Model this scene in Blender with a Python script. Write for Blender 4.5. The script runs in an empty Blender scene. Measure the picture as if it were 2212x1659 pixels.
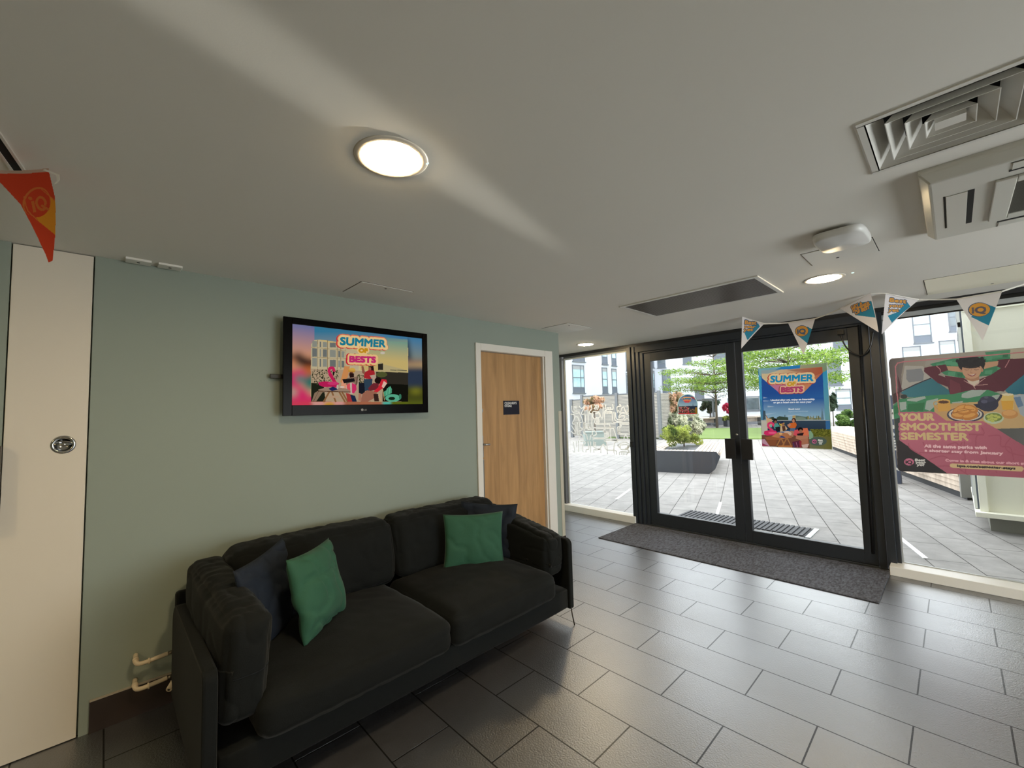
import bpy, bmesh, math, random
import numpy as np
from mathutils import Vector, Matrix, noise
random.seed(7)
SC = bpy.context.scene
COL = SC.collection
# ---------------------------------------------------------------- camera
YAW, PIT, ROL, FPX, CX, H, D = 0.80484, 0.06447, -0.02710, 916.2987, 3.0465, 2.3856, 5.1991
IW, IH = 2212, 1659
CAM = Vector((CX, 0.0, 1.52))
def _axes():
    cy, sy, cp, sp = math.cos(YAW), math.sin(YAW), math.cos(PIT), math.sin(PIT)
    f = Vector((-sy*cp, cy*cp, sp)); r0 = Vector((cy, sy, 0)); u0 = r0.cross(f)
    r = math.cos(ROL)*r0 + math.sin(ROL)*u0; u = -math.sin(ROL)*r0 + math.cos(ROL)*u0
    return r, u, f
CR, CU, CF = _axes()
cd = bpy.data.cameras.new('camera'); co = bpy.data.objects.new('camera', cd); COL.objects.link(co)
cd.sensor_width = 36; cd.sensor_fit = 'HORIZONTAL'; cd.lens = 36*FPX/IW; cd.clip_start = 0.02; cd.clip_end = 300
M = Matrix((CR, CU, -CF)).transposed().to_4x4(); M.translation = CAM
co.matrix_world = M; SC.camera = co
def ray(px, py): return CF + CR*((px-IW/2)/FPX) - CU*((py-IH/2)/FPX)
def at(px, py, ax, v):                     # point of the plane (axis ax = v) seen at a pixel
    d = ray(px, py); return CAM + d*((v-CAM[ax])/d[ax])
def deep(px, py, t): return CAM + ray(px, py)*t
TH = math.radians(17.8)                    # the courtyard's own axes
def uv(u, v, z=0.0): return Vector((math.cos(TH)*u-math.sin(TH)*v, math.sin(TH)*u+math.cos(TH)*v, z))
# ---------------------------------------------------------------- sky, sun, exposure
SC.view_settings.view_transform = 'Standard'; SC.view_settings.look = 'None'
SC.view_settings.exposure = 0.0; SC.view_settings.gamma = 1.0; SC.view_settings.use_curve_mapping = False
W = bpy.data.worlds.new('world'); SC.world = W; W.use_nodes = True
nt = W.node_tree; bg = nt.nodes['Background']
bg.inputs[0].default_value = (0.93, 0.95, 1.0, 1); bg.inputs[1].default_value = 6.0
SUN_AZ_DIR = uv(0.25, 1.0).normalized()    # the way the light travels along the ground
SUN_EL = math.radians(52)
sd = bpy.data.lights.new('sun', 'SUN'); so = bpy.data.objects.new('sun', sd); COL.objects.link(so)
sd.energy = 3.2; sd.angle = 0.009; sd.color = (1.0, 0.95, 0.86)
tr = Vector((SUN_AZ_DIR.x*math.cos(SUN_EL), SUN_AZ_DIR.y*math.cos(SUN_EL), -math.sin(SUN_EL)))
so.rotation_euler = tr.to_track_quat('-Z', 'Y').to_euler(); so.location = (0, 0, 20)
# sunlight thrown back by a window across the courtyard: the pale streak on the ceiling
gd = bpy.data.lights.new('window_glint', 'SPOT'); go = bpy.data.objects.new('window_glint', gd); COL.objects.link(go)
_t = Vector((1.92, 0.45, 2.386)); _d = Vector((-0.222, 0.975, 0)).normalized()
go.location = _t + _d*15.0 + Vector((0, 0, -15*math.tan(math.radians(4.9))))
go.rotation_euler = (_t-go.location).to_track_quat('-Z', 'Y').to_euler()
gd.spot_size = math.radians(1.05); gd.spot_blend = 1.0; gd.shadow_soft_size = 0.03; gd.energy = 15000; gd.color = (1, 0.95, 0.86)
# added fill lamp to brighten the room, behind the right-hand wall's added window
ad = bpy.data.lights.new('side_fill_lamp', 'AREA'); ao = bpy.data.objects.new('side_fill_lamp', ad); COL.objects.link(ao)
ad.shape = 'RECTANGLE'; ad.size = 3.9; ad.size_y = 1.75; ad.energy = 160; ad.color = (0.98, 0.98, 0.95); ao.location = (6.66, 3.0, 1.20); ao.rotation_euler = (0, math.radians(90), 0); ao.rotation_euler = Vector((-1, 0, 0.0)).to_track_quat('-Z', 'Z').to_euler()
# ---------------------------------------------------------------- colours, materials
def lin(c):
    return tuple((x/255/12.92 if x/255 <= 0.04045 else ((x/255+0.055)/1.055)**2.4) for x in c)
MATS = {}
def mat(name, rgb, rough=0.6, metal=0.0, bump=0.0, bscale=60, var=0.0, vscale=3.0, sheen=0.0, spec=0.5, coat=0.0, vstretch=(1, 1, 1)):
    if name in MATS: return MATS[name]
    m = bpy.data.materials.new(name); m.use_nodes = True; n = m.node_tree.nodes; l = m.node_tree.links
    b = n['Principled BSDF']; c = (*lin(rgb), 1)
    b.inputs['Base Color'].default_value = c; b.inputs['Roughness'].default_value = rough
    b.inputs['Metallic'].default_value = metal; b.inputs['Specular IOR Level'].default_value = spec
    if sheen: b.inputs['Sheen Weight'].default_value = sheen; b.inputs['Sheen Roughness'].default_value = 0.4
    if coat: b.inputs['Coat Weight'].default_value = coat
    if var or bump:
        tc = n.new('ShaderNodeTexCoord'); mp = n.new('ShaderNodeMapping'); mp.inputs['Scale'].default_value = vstretch
        l.new(tc.outputs['Object'], mp.inputs[0])
    if var:
        t = n.new('ShaderNodeTexNoise'); t.inputs['Scale'].default_value = vscale; t.inputs['Detail'].default_value = 6
        l.new(mp.outputs[0], t.inputs['Vector'])
        r = n.new('ShaderNodeMapRange'); r.inputs[3].default_value = 1-var; r.inputs[4].default_value = 1+var
        r.inputs[1].default_value = 0.3; r.inputs[2].default_value = 0.7
        l.new(t.outputs['Fac'], r.inputs[0])
        x = n.new('ShaderNodeVectorMath'); x.operation = 'SCALE'; x.inputs[0].default_value = c[:3]
        l.new(r.outputs[0], x.inputs['Scale']); l.new(x.outputs[0], b.inputs['Base Color'])
    if bump:
        t = n.new('ShaderNodeTexNoise'); t.inputs['Scale'].default_value = bscale; t.inputs['Detail'].default_value = 4
        l.new(mp.outputs[0], t.inputs['Vector'])
        bp = n.new('ShaderNodeBump'); bp.inputs['Strength'].default_value = bump; bp.inputs['Distance'].default_value = 0.004
        l.new(t.outputs['Fac'], bp.inputs['Height']); l.new(bp.outputs[0], b.inputs['Normal'])
    MATS[name] = m; return m
def emit(name, rgb, s):
    m = bpy.data.materials.new(name); m.use_nodes = True; n = m.node_tree.nodes; n.clear()
    e = n.new('ShaderNodeEmission'); e.inputs[0].default_value = (*lin(rgb), 1); e.inputs[1].default_value = s
    o = n.new('ShaderNodeOutputMaterial'); m.node_tree.links.new(e.outputs[0], o.inputs[0]); return m
def tiles(name, rgb, mortar_rgb, bw, rh, ms, loc, rough, var, bump, bsc, spec=0.5, mottle=9.0, ior=1.5, coat=0.0):
    m = bpy.data.materials.new(name); m.use_nodes = True; n = m.node_tree.nodes; l = m.node_tree.links
    b = n['Principled BSDF']; tc = n.new('ShaderNodeTexCoord'); mp = n.new('ShaderNodeMapping')
    mp.inputs['Location'].default_value = loc; l.new(tc.outputs['Object'], mp.inputs[0])
    br = n.new('ShaderNodeTexBrick'); br.inputs['Scale'].default_value = 1; br.inputs['Brick Width'].default_value = bw
    br.inputs['Row Height'].default_value = rh; br.inputs['Mortar Size'].default_value = ms; br.inputs['Mortar Smooth'].default_value = 0.1
    br.offset = 0.5; br.squash = 1
    c = lin(rgb)
    br.inputs['Color1'].default_value = (*[x*(1-var) for x in c], 1); br.inputs['Color2'].default_value = (*[x*(1+var) for x in c], 1)
    br.inputs['Mortar'].default_value = (*lin(mortar_rgb), 1); l.new(mp.outputs[0], br.inputs['Vector'])
    t = n.new('ShaderNodeTexNoise'); t.inputs['Scale'].default_value = mottle; t.inputs['Detail'].default_value = 8; t.inputs['Roughness'].default_value = 0.65
    l.new(mp.outputs[0], t.inputs['Vector'])
    r = n.new('ShaderNodeMapRange'); r.inputs[1].default_value = .3; r.inputs[2].default_value = .7; r.inputs[3].default_value = 0.8; r.inputs[4].default_value = 1.2
    l.new(t.outputs['Fac'], r.inputs[0])
    x = n.new('ShaderNodeVectorMath'); x.operation = 'SCALE'; l.new(br.outputs['Color'], x.inputs[0]); l.new(r.outputs[0], x.inputs['Scale'])
    l.new(x.outputs[0], b.inputs['Base Color']); b.inputs['IOR'].default_value = ior
    if coat: b.inputs['Coat Weight'].default_value = coat; b.inputs['Coat Roughness'].default_value = 0.33; b.inputs['Coat IOR'].default_value = 1.6
    def mr(a_, b_, src):
        q = n.new('ShaderNodeMapRange'); q.inputs[3].default_value = a_; q.inputs[4].default_value = b_; l.new(src, q.inputs[0]); return q
    l.new(mr(spec, 0.02, br.outputs['Fac']).outputs[0], b.inputs['Specular IOR Level'])
    t4 = n.new('ShaderNodeTexNoise'); t4.inputs['Scale'].default_value = 3.0; t4.inputs['Detail'].default_value = 1.5; l.new(mp.outputs[0], t4.inputs['Vector'])
    rv = mr(rough-0.03, rough+0.04, t4.outputs['Fac']); rv.inputs[1].default_value = .3; rv.inputs[2].default_value = .7; l.new(rv.outputs[0], b.inputs['Roughness'])
    t2 = n.new('ShaderNodeTexNoise'); t2.inputs['Scale'].default_value = bsc; t2.inputs['Detail'].default_value = 3; l.new(mp.outputs[0], t2.inputs['Vector'])
    inv = n.new('ShaderNodeMath'); inv.operation = 'MULTIPLY_ADD'; inv.inputs[1].default_value = -2.0
    l.new(br.outputs['Fac'], inv.inputs[0]); l.new(t2.outputs['Fac'], inv.inputs[2])
    bp = n.new('ShaderNodeBump'); bp.inputs['Strength'].default_value = bump; bp.inputs['Distance'].default_value = 0.003
    l.new(inv.outputs[0], bp.inputs['Height']); l.new(bp.outputs[0], b.inputs['Normal'])
    return m
def glass(name, tint=(0.96, 0.98, 0.97)):
    m = bpy.data.materials.new(name); m.use_nodes = True; n = m.node_tree.nodes; l = m.node_tree.links; n.clear()
    o = n.new('ShaderNodeOutputMaterial'); mx = n.new('ShaderNodeMixShader'); t = n.new('ShaderNodeBsdfTransparent'); g = n.new('ShaderNodeBsdfGlossy')
    f = n.new('ShaderNodeFresnel'); f.inputs[0].default_value = 1.45; g.inputs['Roughness'].default_value = 0.0
    t.inputs[0].default_value = (*tint, 1)
    l.new(f.outputs[0], mx.inputs[0]); l.new(t.outputs[0], mx.inputs[1]); l.new(g.outputs[0], mx.inputs[2]); l.new(mx.outputs[0], o.inputs[0]); return m
def wood(name, c1, c2, scale=(1, 1, 1), rough=0.45, nscale=3.0):
    m = bpy.data.materials.new(name); m.use_nodes = True; n = m.node_tree.nodes; l = m.node_tree.links; b = n['Principled BSDF']
    tc = n.new('ShaderNodeTexCoord'); mp = n.new('ShaderNodeMapping'); mp.inputs['Scale'].default_value = scale; l.new(tc.outputs['Object'], mp.inputs[0])
    t = n.new('ShaderNodeTexNoise'); t.inputs['Scale'].default_value = nscale; t.inputs['Detail'].default_value = 9; t.inputs['Roughness'].default_value = 0.6; t.inputs['Distortion'].default_value = 0.6
    l.new(mp.outputs[0], t.inputs['Vector'])
    r = n.new('ShaderNodeValToRGB'); r.color_ramp.elements[0].color = (*lin(c1), 1); r.color_ramp.elements[1].color = (*lin(c2), 1)
    r.color_ramp.elements[0].position = 0.33; r.color_ramp.elements[1].position = 0.66
    l.new(t.outputs['Fac'], r.inputs[0]); l.new(r.outputs[0], b.inputs['Base Color']); b.inputs['Roughness'].default_value = rough; return m
def attr_mat(name, kind, s=1.0, rough=0.6, trans=0.35):
    m = bpy.data.materials.new(name); m.use_nodes = True; n = m.node_tree.nodes; l = m.node_tree.links; n.clear()
    a = n.new('ShaderNodeAttribute'); a.attribute_name = 'Col'; o = n.new('ShaderNodeOutputMaterial')
    if kind == 'emit':
        e = n.new('ShaderNodeEmission'); l.new(a.outputs['Color'], e.inputs[0]); e.inputs[1].default_value = s; l.new(e.outputs[0], o.inputs[0])
    else:
        d = n.new('ShaderNodeBsdfDiffuse'); t = n.new('ShaderNodeBsdfTranslucent'); mx = n.new('ShaderNodeMixShader'); mx.inputs[0].default_value = trans
        l.new(a.outputs['Color'], d.inputs[0]); l.new(a.outputs['Color'], t.inputs[0]); l.new(d.outputs[0], mx.inputs[1]); l.new(t.outputs[0], mx.inputs[2])
        l.new(mx.outputs[0], o.inputs[0])
    return m
# ---------------------------------------------------------------- mesh helpers
def wm(o): return o.matrix_basis if o.parent is None else wm(o.parent) @ o.matrix_parent_inverse @ o.matrix_basis
def obj(name, bm, m, parent=None, smooth=False, bevel=0.0):
    me = bpy.data.meshes.new(name)
    if isinstance(bm, bmesh.types.BMesh):
        bmesh.ops.recalc_face_normals(bm, faces=bm.faces); bm.to_mesh(me); bm.free()
    else:
        me.from_pydata(bm[0], [], bm[1]); me.update()
    for x in (m if isinstance(m, (list, tuple)) else [m]): me.materials.append(x)
    if smooth:
        for p in me.polygons: p.use_smooth = True
    o = bpy.data.objects.new(name, me); COL.objects.link(o)
    if parent: o.parent = parent; o.matrix_parent_inverse = wm(parent).inverted()
    if bevel:
        md = o.modifiers.new('bevel', 'BEVEL'); md.width = bevel; md.segments = 2; md.limit_method = 'ANGLE'
    return o
def empty(name, loc, label, cat, group=None, rz=0.0):
    o = bpy.data.objects.new(name, None); COL.objects.link(o); o.location = loc; o.rotation_euler = (0, 0, rz); o.empty_display_size = 0.1
    o['label'] = label; o['category'] = cat
    if group: o['group'] = group
    return o
def tag(o, label, cat, group=None, kind=None):
    o['label'] = label; o['category'] = cat
    if group: o['group'] = group
    if kind: o['kind'] = kind
    return o
def struct(o, label=None, cat=None):
    o['kind'] = 'structure'
    if label: o['label'] = label
    if cat: o['category'] = cat
    return o
def bx(bm, x0, x1, y0, y1, z0, z1, mi=0, X=None):
    v = [bm.verts.new((x, y, z)) for x in (x0, x1) for y in (y0, y1) for z in (z0, z1)]
    if X:
        for q in v: q.co = X(q.co)
    for f in ((0, 1, 3, 2), (4, 6, 7, 5), (0, 4, 5, 1), (2, 3, 7, 6), (0, 2, 6, 4), (1, 5, 7, 3)):
        bm.faces.new([v[i] for i in f]).material_index = mi
    return v
def box(name, b, m, parent=None, bevel=0.0, X=None):
    bm = bmesh.new(); bx(bm, *b, X=X); return obj(name, bm, m, parent, bevel=bevel)
def boxes(name, bs, m, parent=None, bevel=0.0, X=None):
    bm = bmesh.new()
    for b in bs: bx(bm, *b, X=X)
    return obj(name, bm, m, parent, bevel=bevel)
def tube(bm, pts, r, n=10, caps=True, mi=0):
    pts = [Vector(p) for p in pts]; rs = r if isinstance(r, (list, tuple)) else [r]*len(pts); rings = []
    up = Vector((0, 0, 1))
    for i, p in enumerate(pts):
        d = (pts[min(i+1, len(pts)-1)]-pts[max(i-1, 0)]).normalized()
        a = d.cross(up)
        if a.length < 0.05: a = d.cross(Vector((1, 0, 0)))
        a.normalize(); b = d.cross(a)
        rings.append([bm.verts.new(p+(a*math.cos(t)+b*math.sin(t))*rs[i]) for t in [2*math.pi*k/n for k in range(n)]])
    for i in range(len(rings)-1):
        for k in range(n):
            f = bm.faces.new((rings[i][k], rings[i][(k+1) % n], rings[i+1][(k+1) % n], rings[i+1][k])); f.material_index = mi; f.smooth = True
    if caps:
        bm.faces.new(rings[0]).material_index = mi; bm.faces.new(rings[-1][::-1]).material_index = mi
def smooth_path(pts, k=6):
    P = [Vector(p) for p in pts]; out = []
    for i in range(len(P)-1):
        a, b, c, d = P[max(i-1, 0)], P[i], P[i+1], P[min(i+2, len(P)-1)]
        for j in range(k):
            t = j/k; out.append(0.5*((2*b)+(c-a)*t+(2*a-5*b+4*c-d)*t*t+(3*b-a-3*c+d)*t**3))
    out.append(P[-1]); return out
def lathe(bm, prof, c, axis='z', n=32, mi=0):      # prof: (radius, height) pairs
    rings = []
    for r, h in prof:
        ring = []
        for k in range(n):
            t = 2*math.pi*k/n; a, b = r*math.cos(t), r*math.sin(t)
            v = {'z': (a, b, h), 'x': (h, a, b), 'y': (a, h, b)}[axis]
            ring.append(bm.verts.new(Vector(c)+Vector(v)))
        rings.append(ring)
    for i in range(len(rings)-1):
        for k in range(n):
            f = bm.faces.new((rings[i][k], rings[i][(k+1) % n], rings[i+1][(k+1) % n], rings[i+1][k])); f.smooth = True; f.material_index = mi
    if prof[0][0] > 1e-5: bm.faces.new(rings[0]).material_index = mi
    if prof[-1][0] > 1e-5: bm.faces.new(rings[-1][::-1]).material_index = mi
def cushion(name, m, parent, x0, x1, y0, y1, z0, z1, r=0.05, puff=(0.02, 0.02, 0.03), n=22, crease=0.006, seed=0, warp=None):
    hx, hy, hz = (x1-x0)/2, (y1-y0)/2, (z1-z0)/2; c = Vector(((x0+x1)/2, (y0+y1)/2, (z0+z1)/2))
    bm = bmesh.new(); bmesh.ops.create_cube(bm, size=2); bmesh.ops.subdivide_edges(bm, edges=bm.edges, cuts=n, use_grid_fill=True)
    hv = Vector((hx, hy, hz))
    for v in bm.verts:
        p = v.co.copy()
        q = Vector((p.x*hx, p.y*hy, p.z*hz)); inn = Vector([max(-hv[i]+r, min(hv[i]-r, q[i])) for i in range(3)])
        d = q-inn
        if d.length > 1e-6: d.normalize(); q = inn+d*r
        fx, fy, fz = (1-p.x**2), (1-p.y**2), (1-p.z**2)
        q.x += puff[0]*(fy*fz)**0.6*max(-1, min(1, p.x*1.4)); q.y += puff[1]*(fx*fz)**0.6*max(-1, min(1, p.y*1.4)); q.z += puff[2]*(fx*fy)**0.6*max(-1, min(1, p.z*1.4))
        w = q+Vector((seed*7.3, seed*3.1, 0))
        nn = noise.noise(Vector((w.x*5, w.y*5, w.z*5)))*0.9+noise.noise(Vector((w.x*16, w.y*9, w.z*14)))*0.35
        ridge = (1-abs(noise.noise(Vector((w.x*6+5, w.y*11, w.z*6)))*2))**4
        dirn = (d if d.length > 1e-6 else Vector((0, 0, 1)))
        q += dirn*(nn*crease-ridge*crease*0.9)
        if warp: q = warp(q, p)
        v.co = q+c
    return obj(name, bm, m, parent, smooth=True)
def pillow(name, m, c, w, h, t, Rm, seed=0, n=26, wrinkle=0.008, droop=0.0):
    vs, fs = [], []
    for s in (1, -1):
        for j in range(n+1):
            for i in range(n+1):
                a, b = -1+2*i/n, -1+2*j/n
                ex = 1-0.07*(1-b*b)*abs(a)**3; ey = 1-0.07*(1-a*a)*abs(b)**3
                th = ((1-a*a)*(1-b*b)); th = th**0.42*t/2
                x, z = a*ex*w/2, b*ey*h/2
                k = Vector((x*7+seed*3.7, z*7+s*2, seed)); wv = noise.noise(k)*wrinkle*1.3
                rd = (1-abs(noise.noise(Vector((x*4+z*9+seed, z*5-x*8, seed*2.2+s)))*2.2)); wv -= max(0, rd)**4*wrinkle*1.6
                e = min(1, (1-a*a)*(1-b*b)*8)
                y = s*(th+wv*e)+droop*(b*b-1)*0.5*h*0.1
                vs.append(Rm @ Vector((x, y, z))+c)
    N = (n+1)*(n+1)
    for s in (0, 1):
        for j in range(n):
            for i in range(n):
                q = [s*N+j*(n+1)+i, s*N+j*(n+1)+i+1, s*N+(j+1)*(n+1)+i+1, s*N+(j+1)*(n+1)+i]
                fs.append(q if s == 0 else q[::-1])
    bm = bmesh.new(); V = [bm.verts.new(v) for v in vs]
    for f in fs: bm.faces.new([V[i] for i in f])
    bmesh.ops.remove_doubles(bm, verts=bm.verts, dist=0.0004)
    return obj(name, bm, m, None, smooth=True)
# ---------------------------------------------------------------- flat artwork painted cell by cell on a thin sheet
def text_tris(s, off):
    cu = bpy.data.curves.new('txt', 'FONT'); cu.body = s; cu.size = 1; cu.offset = off; cu.resolution_u = 3; cu.fill_mode = 'FRONT'
    o = bpy.data.objects.new('txt', cu); COL.objects.link(o); dg = bpy.context.evaluated_depsgraph_get(); dg.update()
    me = o.evaluated_get(dg).to_mesh(); me.calc_loop_triangles()
    co_ = np.empty(len(me.vertices)*3); me.vertices.foreach_get('co', co_); co_ = co_.reshape(-1, 3)[:, :2]
    t = np.empty(len(me.loop_triangles)*3, dtype=int); me.loop_triangles.foreach_get('vertices', t); t = t.reshape(-1, 3)
    o.evaluated_get(dg).to_mesh_clear(); bpy.data.objects.remove(o); bpy.data.curves.remove(cu)
    return co_, t
class Art:
    def __init__(s, O, ex, ey, w, h, res):
        s.O, s.ex, s.ey, s.w, s.h, s.res = Vector(O), Vector(ex).normalized(), Vector(ey).normalized(), w, h, res
        s.n = s.ex.cross(s.ey).normalized(); s.nx, s.ny = int(w*res), int(h*res)
        s.img = np.zeros((s.ny, s.nx, 3)); s.msk = np.zeros((s.ny, s.nx), bool); s.z = (0, 0, 1)
    def loc(s, p):
        px, py = s.z[0]+p[0]/s.z[2], s.z[1]+p[1]/s.z[2]
        d = ray(px, py); t = (s.O-CAM).dot(s.n)/d.dot(s.n); q = CAM+d*t-s.O
        return (q.dot(s.ex)*s.res, q.dot(s.ey)*s.res)
    def _fill(s, P, c, c2=None, axis=None, alpha=1.0, keep=True):
        P = np.array(P); x0, y0 = np.floor(P.min(0)).astype(int); x1, y1 = np.ceil(P.max(0)).astype(int)+1
        x0, y0, x1, y1 = max(x0, 0), max(y0, 0), min(x1, s.nx), min(y1, s.ny)
        if x1 <= x0 or y1 <= y0: return
        X, Y = np.meshgrid(np.arange(x0, x1)+.5, np.arange(y0, y1)+.5); m = np.zeros(X.shape, bool)
        for i in range(len(P)):
            a, b = P[i], P[(i+1) % len(P)]
            if a[1] == b[1]: continue
            cond = ((a[1] > Y) != (b[1] > Y)); xi = (b[0]-a[0])*(Y-a[1])/(b[1]-a[1])+a[0]; m ^= cond & (X < xi)
        s._put(x0, y0, x1, y1, m, X, Y, c, c2, axis, alpha, keep)
    def _put(s, x0, y0, x1, y1, m, X, Y, c, c2, axis, alpha, keep):
        col = np.array(lin(c))
        if c2 is not None:
            a, b = axis; L = ((b[0]-a[0])**2+(b[1]-a[1])**2)
            t = np.clip(((X-a[0])*(b[0]-a[0])+(Y-a[1])*(b[1]-a[1]))/L, 0, 1)[..., None]; col = col*(1-t)+np.array(lin(c2))*t
        else: col = np.broadcast_to(col, m.shape+(3,))
        sub = s.img[y0:y1, x0:x1]; sm = s.msk[y0:y1, x0:x1]
        if not keep: sm |= m
        mm = m & sm
        sub[mm] = sub[mm]*(1-alpha)+col[mm]*alpha
    def poly(s, pts, c, c2=None, axis=None, alpha=1.0, keep=True):
        s._fill([s.loc(p) for p in pts], c, c2, [s.loc(p) for p in axis] if axis else None, alpha, keep)
    def ell(s, cx, cy, rx, ry, c, rot=0, **k):
        P = []
        for i in range(28):
            t = 2*math.pi*i/28; a, b = rx*math.cos(t), ry*math.sin(t); P.append((cx+a*math.cos(rot)-b*math.sin(rot), cy+a*math.sin(rot)+b*math.cos(rot)))
        s.poly(P, c, **k)
    def line(s, pts, wd, c, sm=0, alpha=1.0):
        if sm: pts = [(p.x, p.y) for p in smooth_path([(a, b, 0) for a, b in pts], sm)]
        for i in range(len(pts)-1):
            a, b = Vector(pts[i]), Vector(pts[i+1]); d = b-a
            if d.length < 1e-6: continue
            d = d.normalized()*wd/2; q = Vector((-d.y, d.x)); e = d*0.7
            s.poly([a-e+q, b+e+q, b+e-q, a-e-q], c, alpha=alpha)
    def text(s, t, p0, p1, p2, c, off=0.0, shift=(0, 0), alpha=1.0, keep=True):
        # letters filled cell by cell, then thickened with round corners (off: share of the cap height)
        co_, tr_ = text_tris(t, 0.0); x0, x1 = co_[:, 0].min(), co_[:, 0].max(); ch, _ = text_tris('H', 0.0); cap = ch[:, 1].max()
        a, b, d = np.array(s.loc(p0)), np.array(s.loc(p1)), np.array(s.loc(p2))
        sh = np.array(s.loc((p0[0]+shift[0], p0[1]+shift[1])))-a
        Q = a+sh+np.outer((co_[:, 0]-x0)/(x1-x0), b-a)+np.outer(co_[:, 1]/cap, d-a)
        r = off*np.linalg.norm(d-a)*1.25; R_ = int(math.ceil(r))+1
        lo = np.floor(Q.min(0)).astype(int)-R_; hi = np.ceil(Q.max(0)).astype(int)+R_+1
        w_, h_ = hi[0]-lo[0], hi[1]-lo[1]; m = np.zeros((h_, w_), bool)
        for T in tr_:
            P = Q[T]-lo; a0 = np.maximum(np.floor(P.min(0)).astype(int), 0); a1 = np.ceil(P.max(0)).astype(int)+1
            X, Y = np.meshgrid(np.arange(a0[0], min(a1[0], w_))+.5, np.arange(a0[1], min(a1[1], h_))+.5)
            if X.size == 0: continue
            e = [(P[(i+1) % 3][0]-P[i][0])*(Y-P[i][1])-(P[(i+1) % 3][1]-P[i][1])*(X-P[i][0]) for i in range(3)]
            k = ((e[0] >= 0) & (e[1] >= 0) & (e[2] >= 0)) | ((e[0] <= 0) & (e[1] <= 0) & (e[2] <= 0))
            m[a0[1]:a0[1]+X.shape[0], a0[0]:a0[0]+X.shape[1]] |= k
        if r > 0.3:
            o = m.copy(); rr = max(r, 1.0)
            for dy in range(-R_, R_+1):
                for dx in range(-R_, R_+1):
                    if dx*dx+dy*dy <= rr*rr+0.2 and (dx or dy): o |= np.roll(np.roll(m, dy, 0), dx, 1)
            m = o
        x0_, y0_, x1_, y1_ = max(lo[0], 0), max(lo[1], 0), min(hi[0], s.nx), min(hi[1], s.ny)
        if x1_ <= x0_ or y1_ <= y0_: return
        m = m[y0_-lo[1]:y1_-lo[1], x0_-lo[0]:x1_-lo[0]]
        s._put(x0_, y0_, x1_, y1_, m, None, None, c, None, None, alpha, keep)
    def blur(s, box_, r, it=3):
        (x0, y0), (x1, y1) = s.loc(box_[0]), s.loc(box_[1])
        x0, x1 = sorted((int(x0), int(x1))); y0, y1 = sorted((int(y0), int(y1)))
        x0, y0 = max(x0, 0), max(y0, 0); A = s.img[y0:y1, x0:x1]
        for _ in range(it):
            for ax in (0, 1):
                Pd = np.concatenate([np.repeat(A.take([0], ax), r, ax), A, np.repeat(A.take([-1], ax), r, ax)], ax)
                C = np.cumsum(np.concatenate([np.zeros_like(Pd.take([0], ax)), Pd], ax), ax); L = A.shape[ax]
                A = (C.take(np.arange(2*r+1, L+2*r+1), ax)-C.take(np.arange(0, L), ax))/(2*r+1)
        s.img[y0:y1, x0:x1] = A
    def build(s, name, m, parent=None, bend=None):
        ny, nx = s.ny, s.nx; jj, ii = np.nonzero(s.msk); W1 = nx+1
        q = np.stack([jj*W1+ii, jj*W1+ii+1, (jj+1)*W1+ii+1, (jj+1)*W1+ii], 1)
        used, inv = np.unique(q.ravel(), return_inverse=True)
        a = (used % W1)/s.res; b = (used//W1)/s.res
        co_ = np.array(s.O)[None]+np.outer(a, np.array(s.ex))+np.outer(b, np.array(s.ey))
        if bend is not None: co_ = co_+np.outer(bend(a/s.w, b/s.h), np.array(s.n))
        me = bpy.data.meshes.new(name); me.vertices.add(len(used)); me.vertices.foreach_set('co', co_.ravel())
        nf = len(q); me.loops.add(nf*4); me.loops.foreach_set('vertex_index', inv.ravel().astype(np.int32)); me.polygons.add(nf)
        me.polygons.foreach_set('loop_start', np.arange(0, nf*4, 4, dtype=np.int32))
        try: me.polygons.foreach_set('loop_total', np.full(nf, 4, dtype=np.int32))
        except Exception: pass
        me.update(calc_edges=True)
        at_ = me.color_attributes.new('Col', 'FLOAT_COLOR', 'CORNER')
        c = np.ones((nf, 4)); c[:, :3] = s.img[jj, ii]; at_.data.foreach_set('color', np.repeat(c, 4, 0).ravel().astype(np.float32))
        me.materials.append(m); o = bpy.data.objects.new(name, me); COL.objects.link(o)
        if parent: o.parent = parent; o.matrix_parent_inverse = wm(parent).inverted()
        return o
# ================================================================ the room
WALLG = mat('sage_wall_paint', (146, 156, 146), rough=0.7, bump=0.05, bscale=300, var=0.015, vscale=1.2)
CEILP = mat('ceiling_paint', (232, 229, 222), rough=0.9, bump=0.03, bscale=250, var=0.012, vscale=1.5)
WHITE = mat('white_gloss_paint', (228, 224, 216), rough=0.4)
PANELW = mat('white_board_panel', (222, 214, 200), rough=0.5)
DARKM = mat('dark_grey_powder_coat', (42, 47, 54), rough=0.42, bump=0.03, bscale=400)
GREYM = mat('grey_frame_metal', (98, 101, 106), rough=0.35)
BLACKP = mat('black_plastic', (14, 14, 15), rough=0.3)
CHROME = mat('polished_chrome', (190, 190, 190), rough=0.12, metal=1.0)
STEEL = mat('brushed_steel', (170, 170, 168), rough=0.3, metal=1.0)
GLASS = glass('clear_glass')
FLOORT = tiles('slate_floor_tiles', (54, 55, 60), (18, 17, 18), 0.63, 0.3035, 0.0036, (-2.499, -2.465, 0), 0.36, 0.05, 0.75, 120, spec=0.5, ior=2.65, coat=0.6)
XR, YB = 6.6, -3.6
f = box('floor', (-2.6, XR, YB, D+0.06, -0.12, 0), FLOORT); struct(f)
HX0, HX1, HY0, HY1 = 2.906, 3.282, 1.686, 2.067       # opening of the square air diffuser
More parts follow.
